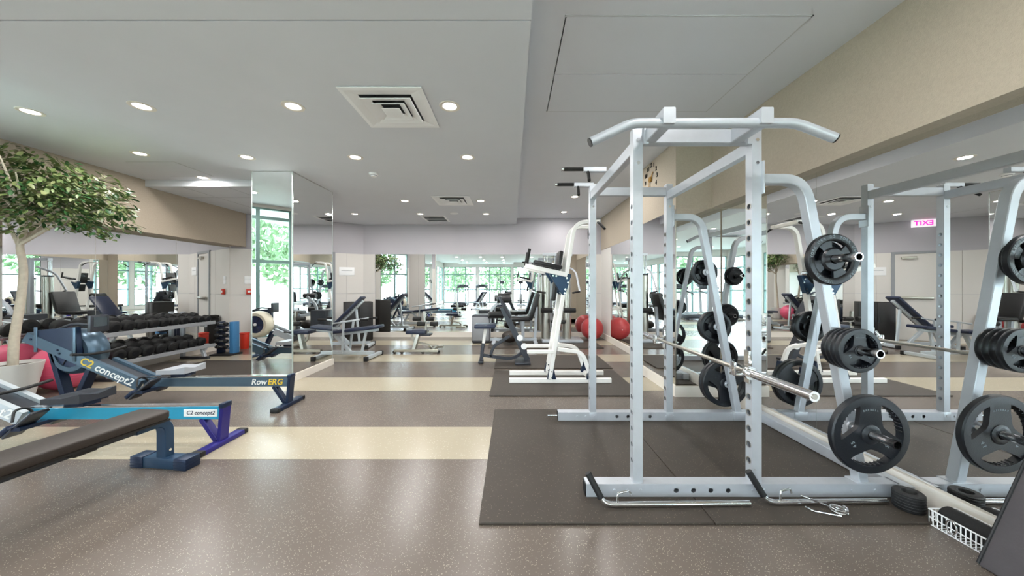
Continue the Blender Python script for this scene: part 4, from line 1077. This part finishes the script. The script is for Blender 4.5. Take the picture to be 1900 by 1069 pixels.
MB().bar(K(1.12, 4.45, 2.14), K(1.12, 4.77, 2.14), .05, .05).build('cross_rail', 'white_paint', vk)
MB().box((-.03, -.14, -.19), (.03, .14, .19), .02, Matrix.Translation(K(.635, 4.61, 1.58)) @ Matrix.Rotation(math.radians(9), 4, 'Y')).build('back_pad', 'black_vinyl', vk)
MB().box((-.03, -.12, -.13), (.03, .12, .13), .02, Matrix.Translation(K(.575, 4.61, 1.22)) @ Matrix.Rotation(math.radians(9), 4, 'Y')).build('lower_back_pad', 'black_vinyl', vk)

# ------------------------------------------------------------------ dark grey preacher bench
pb = thing('preacher_bench', 'dark grey bench with slanted beam, small seat and black roller pads', 'bench', (-.1, 5.6, .0165))
MB().box((-.52, -.16, .575), (-.17, .16, .64), .02).build('seat_pad', 'navy_vinyl', pb)
MB().bar((-.34, 0, .575), (-.38, 0, .30), .04, .05, (1, 0, 0)).build('seat_post', 'white_paint', pb)
MB().bar((-.38, 0, .32), (-.42, 0, .02), .055, .055, (1, 0, 0)).build('front_post', 'charcoal_paint', pb)
MB().box((-.46, -.10, 0), (-.38, .10, .03), .005).build('front_foot', 'charcoal_paint', pb)
MB().rtube([(-.40, 0, .12), (.10, 0, .05), (.30, 0, .18)], .05, .05, .15, (0, 1, 0)).build('lower_tube', 'charcoal_paint', pb)
MB().rtube([(-.26, 0, .10), (-.22, 0, .26), (.06, 0, .44)], .05, .05, .14, (0, 1, 0)).build('upper_tube', 'charcoal_paint', pb)
MB().bar((-.06, 0, .92), (.36, 0, .05), .15, .09, (1, 0, 0)).build('slanted_beam', 'charcoal_paint', pb)
MB().box((.15, -.22, 0), (.40, .22, .035), .005).build('rear_foot', 'charcoal_paint', pb)
MB().box((-.20, -.20, -.025), (.20, .20, .025), .02, Matrix.Translation((-.02, .02, .93)) @ Matrix.Rotation(1.05, 4, 'Y')).build('arm_pad', 'charcoal_paint', pb)
for (x, z, n_) in ((-.16, .80, 1), (-.02, 1.04, 1)):
    rp = MB().tube([(x-.13, -.02, z), (x+.10, .02, z)], .05, 16).build('roller_pad', 'black_vinyl', pb)
    MB().disc((x+.105, .02, z), (1, 0, 0), .025, .012, 12).build('roller_cap', 'chrome', rp)
MB().bar((-.05, 0, .78), (-.02, 0, 1.06), .03, .03, (1, 0, 0)).build('roller_bracket', 'silver_paint', pb)
for z, x in ((.42, .21), (.28, .28)):
    pl_ = MB().disc((x+.02, -.08, z), (0, 1, 0), .05, .03, 18).build('adjust_knob', 'white_plastic', pb)

# ------------------------------------------------------------------ seated leg machine
lm_ = thing('leg_curl_machine', 'seated leg machine with black padded seat and grey weight housing', 'exercise machine', (-.10, 7.5, .0165))
MB().box((-.80, -.02, 0), (-.40, .42, .62), .02).build('weight_housing', 'charcoal_paint', lm_)
MB().box((-.79, -.03, .05), (-.41, -.018, .58), .004).build('housing_panel', 'grey_plastic', lm_)
MB().bar((-.45, .1, .06), (.66, .1, .06), .08, .06).build('base_beam', 'silver_paint', lm_)
for x in (-.3, .62): MB().box((x-.04, -.28, 0), (x+.04, .46, .05), .006).build('foot_bar', 'silver_paint', lm_)
MB().bar((.35, .1, .08), (.35, .1, .50), .07, .07, (1, 0, 0)).build('seat_post', 'silver_paint', lm_)
MB().box((.02, -.13, .49), (.52, .33, .58), .03).build('seat_pad', 'black_vinyl', lm_)
MB().box((-.05, -.15, 0), (.05, .35, .62), .03, Matrix.Translation((.50, 0, .52)) @ Matrix.Rotation(.30, 4, 'Y')).build('backrest', 'black_vinyl', lm_)
MB().bar((.62, .1, .08), (.66, .1, .80), .06, .06, (1, 0, 0)).build('back_post', 'silver_paint', lm_)
MB().rtube([(-.42, .1, .10), (-.38, .1, .75), (-.12, .1, .98)], .06, .06, .12, (0, 1, 0)).build('lever_arm', 'silver_paint', lm_)
for x, z in ((-.12, 1.0), (-.26, .62)):
    rp = MB().tube([(x-.17, -.05, z), (x+.17, -.05, z)], .07, 18).build('roller_pad', 'black_vinyl', lm_)
    MB().disc((x+.176, -.05, z), (1, 0, 0), .05, .01, 16).build('roller_cap', 'brushed_steel', rp)
MB().sphere((.05, -.2, .17), .16, 20, 12, (1.1, 1, .8)).build('cam_cover', 'brown_vinyl', lm_)

# ------------------------------------------------------------------ cable column machine
cm = thing('cable_column_machine', 'tall silver twin column cable machine with black roller pads', 'exercise machine', (1.05, 7.75, .0165))
MB().box((-.37, -.28, 0), (.55, .28, .06), .01).build('base_plate', 'silver_paint', cm)
for x, h in ((-.27, 1.52), (.22, 1.46)):
    c_ = MB().tube([(x, 0, .06), (x, 0, h)], .10, 28).build('weight_shroud', 'brushed_steel', cm)
    MB().tube([(x, 0, h), (x, 0, h+.04)], .105, 28).build('shroud_cap', 'charcoal_paint', c_)
    MB().tube([(x-.03, -.05, h+.04), (x-.03, -.05, 1.98)], .016, 10).build('guide_rod', 'chrome', c_)
    MB().tube([(x+.03, -.05, h+.04), (x+.03, -.05, 1.98)], .016, 10).build('guide_rod', 'chrome', c_)
MB().bar((-.34, 0, 2.0), (.34, 0, 2.0), .10, .07).build('top_beam', 'silver_paint', cm)
MB().bar((0, .14, .06), (0, .14, 2.0), .08, .08, (1, 0, 0)).build('centre_post', 'silver_paint', cm)
for s_ in (-1, 1):
    MB().rtube([(s_*.10, .10, 1.80), (s_*.42, -.05, 1.62), (s_*.48, -.22, 1.15)], .04, .04, .12, (0, 1, 0)).build('press_arm', 'silver_paint', cm)
    MB().tube([(s_*.48, -.22, 1.15), (s_*.30, -.30, 1.12)], .02, 10).build('arm_grip', 'foam_black', cm)
    rp = MB().tube([(s_*.26-.13, -.18, .72), (s_*.26+.13, -.18, .72)], .055, 16).build('roller_pad', 'foam_black', cm)
    MB().tube([(s_*.1, -.12, 1.97), (s_*.1, -.12, .72)], .005, 6).build('cable', 'ink_black', cm)
MB().bar((-.2, -.18, .72), (.2, -.18, .72), .03, .03).build('roller_axle', 'chrome', cm)
MB().box((-.16, -.26, .42), (.16, -.02, .50), .03).build('seat_pad', 'black_vinyl', cm)
MB().bar((0, -.14, .06), (0, -.14, .42), .06, .06, (1, 0, 0)).build('seat_post', 'silver_paint', cm)

# ------------------------------------------------------------------ machines behind the camera, seen in the mirrors
def treadmill(x, y, rz, label):
    t = thing('treadmill', label, 'treadmill', (x, y, 0), rz, 'treadmills facing the rear windows')
    MB().box((-.40, -.85, .05), (.40, .75, .20), .02).build('deck', 'charcoal_paint', t)
    MB().box((-.28, -.84, .2), (.28, .72, .206)).build('belt', 'ink_black', t, smooth=0)
    for s_ in (-1, 1):
        MB().bar((s_*.36, .62, .18), (s_*.36, .72, 1.2), .07, .09, (1, 0, 0)).build('upright', 'grey_plastic', t)
        MB().tube([(s_*.36, .72, 1.08), (s_*.36, .1, .95)], .025, 10).build('handrail', 'black_rubber', t)
        MB().box((s_*.36-.05, -.8, 0), (s_*.36+.05, -.7, .05)).build('foot', 'black_rubber', t)
        MB().box((s_*.36-.05, .6, 0), (s_*.36+.05, .7, .05)).build('foot', 'black_rubber', t)
    c = MB().box((-.40, -.06, -.03), (.40, .30, .05), .02, Matrix.Translation((0, .66, 1.2)) @ Matrix.Rotation(.5, 4, 'X')).build('console', 'charcoal_paint', t)
    MB().box((-.22, .02, .05), (.22, .26, .056), 0, Matrix.Translation((0, .66, 1.2)) @ Matrix.Rotation(.5, 4, 'X')).build('screen', 'screen_dark', c)
for i, x in enumerate((-3.4, -2.1)): treadmill(x, -5.6, PI, ['charcoal treadmill beside the side windows', 'charcoal treadmill next to the elliptical trainer'][i])
def elliptical(x, y, rz, label):
    t = thing('elliptical_trainer', label, 'elliptical trainer', (x, y, 0), rz, 'elliptical trainers by the rear windows')
    MB().bar((0, -.8, .06), (0, .7, .06), .12, .08).build('base_beam', 'silver_paint', t)
    for yy_ in (-.8, .7): MB().box((-.3, yy_-.04, 0), (.3, yy_+.04, .06), .01).build('foot_bar', 'silver_paint', t)
    MB().disc((0, .35, .42), (1, 0, 0), .32, .18, 32).build('flywheel_cover', 'grey_plastic', t)
    MB().bar((0, .55, .1), (0, .50, 1.45), .08, .08, (1, 0, 0)).build('mast', 'silver_paint', t)
    for s_ in (-1, 1):
        MB().tube([(s_*.24, .45, .45), (s_*.26, .40, 1.1), (s_*.24, .12, 1.62)], .022, 10, .2).build('moving_arm', 'silver_paint', t)
        MB().tube([(s_*.245, .20, 1.48), (s_*.235, .06, 1.70)], .028, 10).build('arm_grip', 'foam_black', t)
        MB().bar((s_*.18, .40, .30), (s_*.18, -.70, .22), .05, .06).build('pedal_rail', 'charcoal_paint', t)
        MB().box((s_*.18-.08, -.35, .26), (s_*.18+.08, .05, .31), .01).build('pedal', 'black_rubber', t)
    c = MB().box((-.16, .42, 1.42), (.16, .50, 1.64), .02).build('console', 'charcoal_paint', t)
elliptical(-.7, -5.5, PI, 'silver elliptical trainer next to the treadmill')
elliptical(.6, -5.5, PI, 'silver elliptical trainer next to the mirror wall')
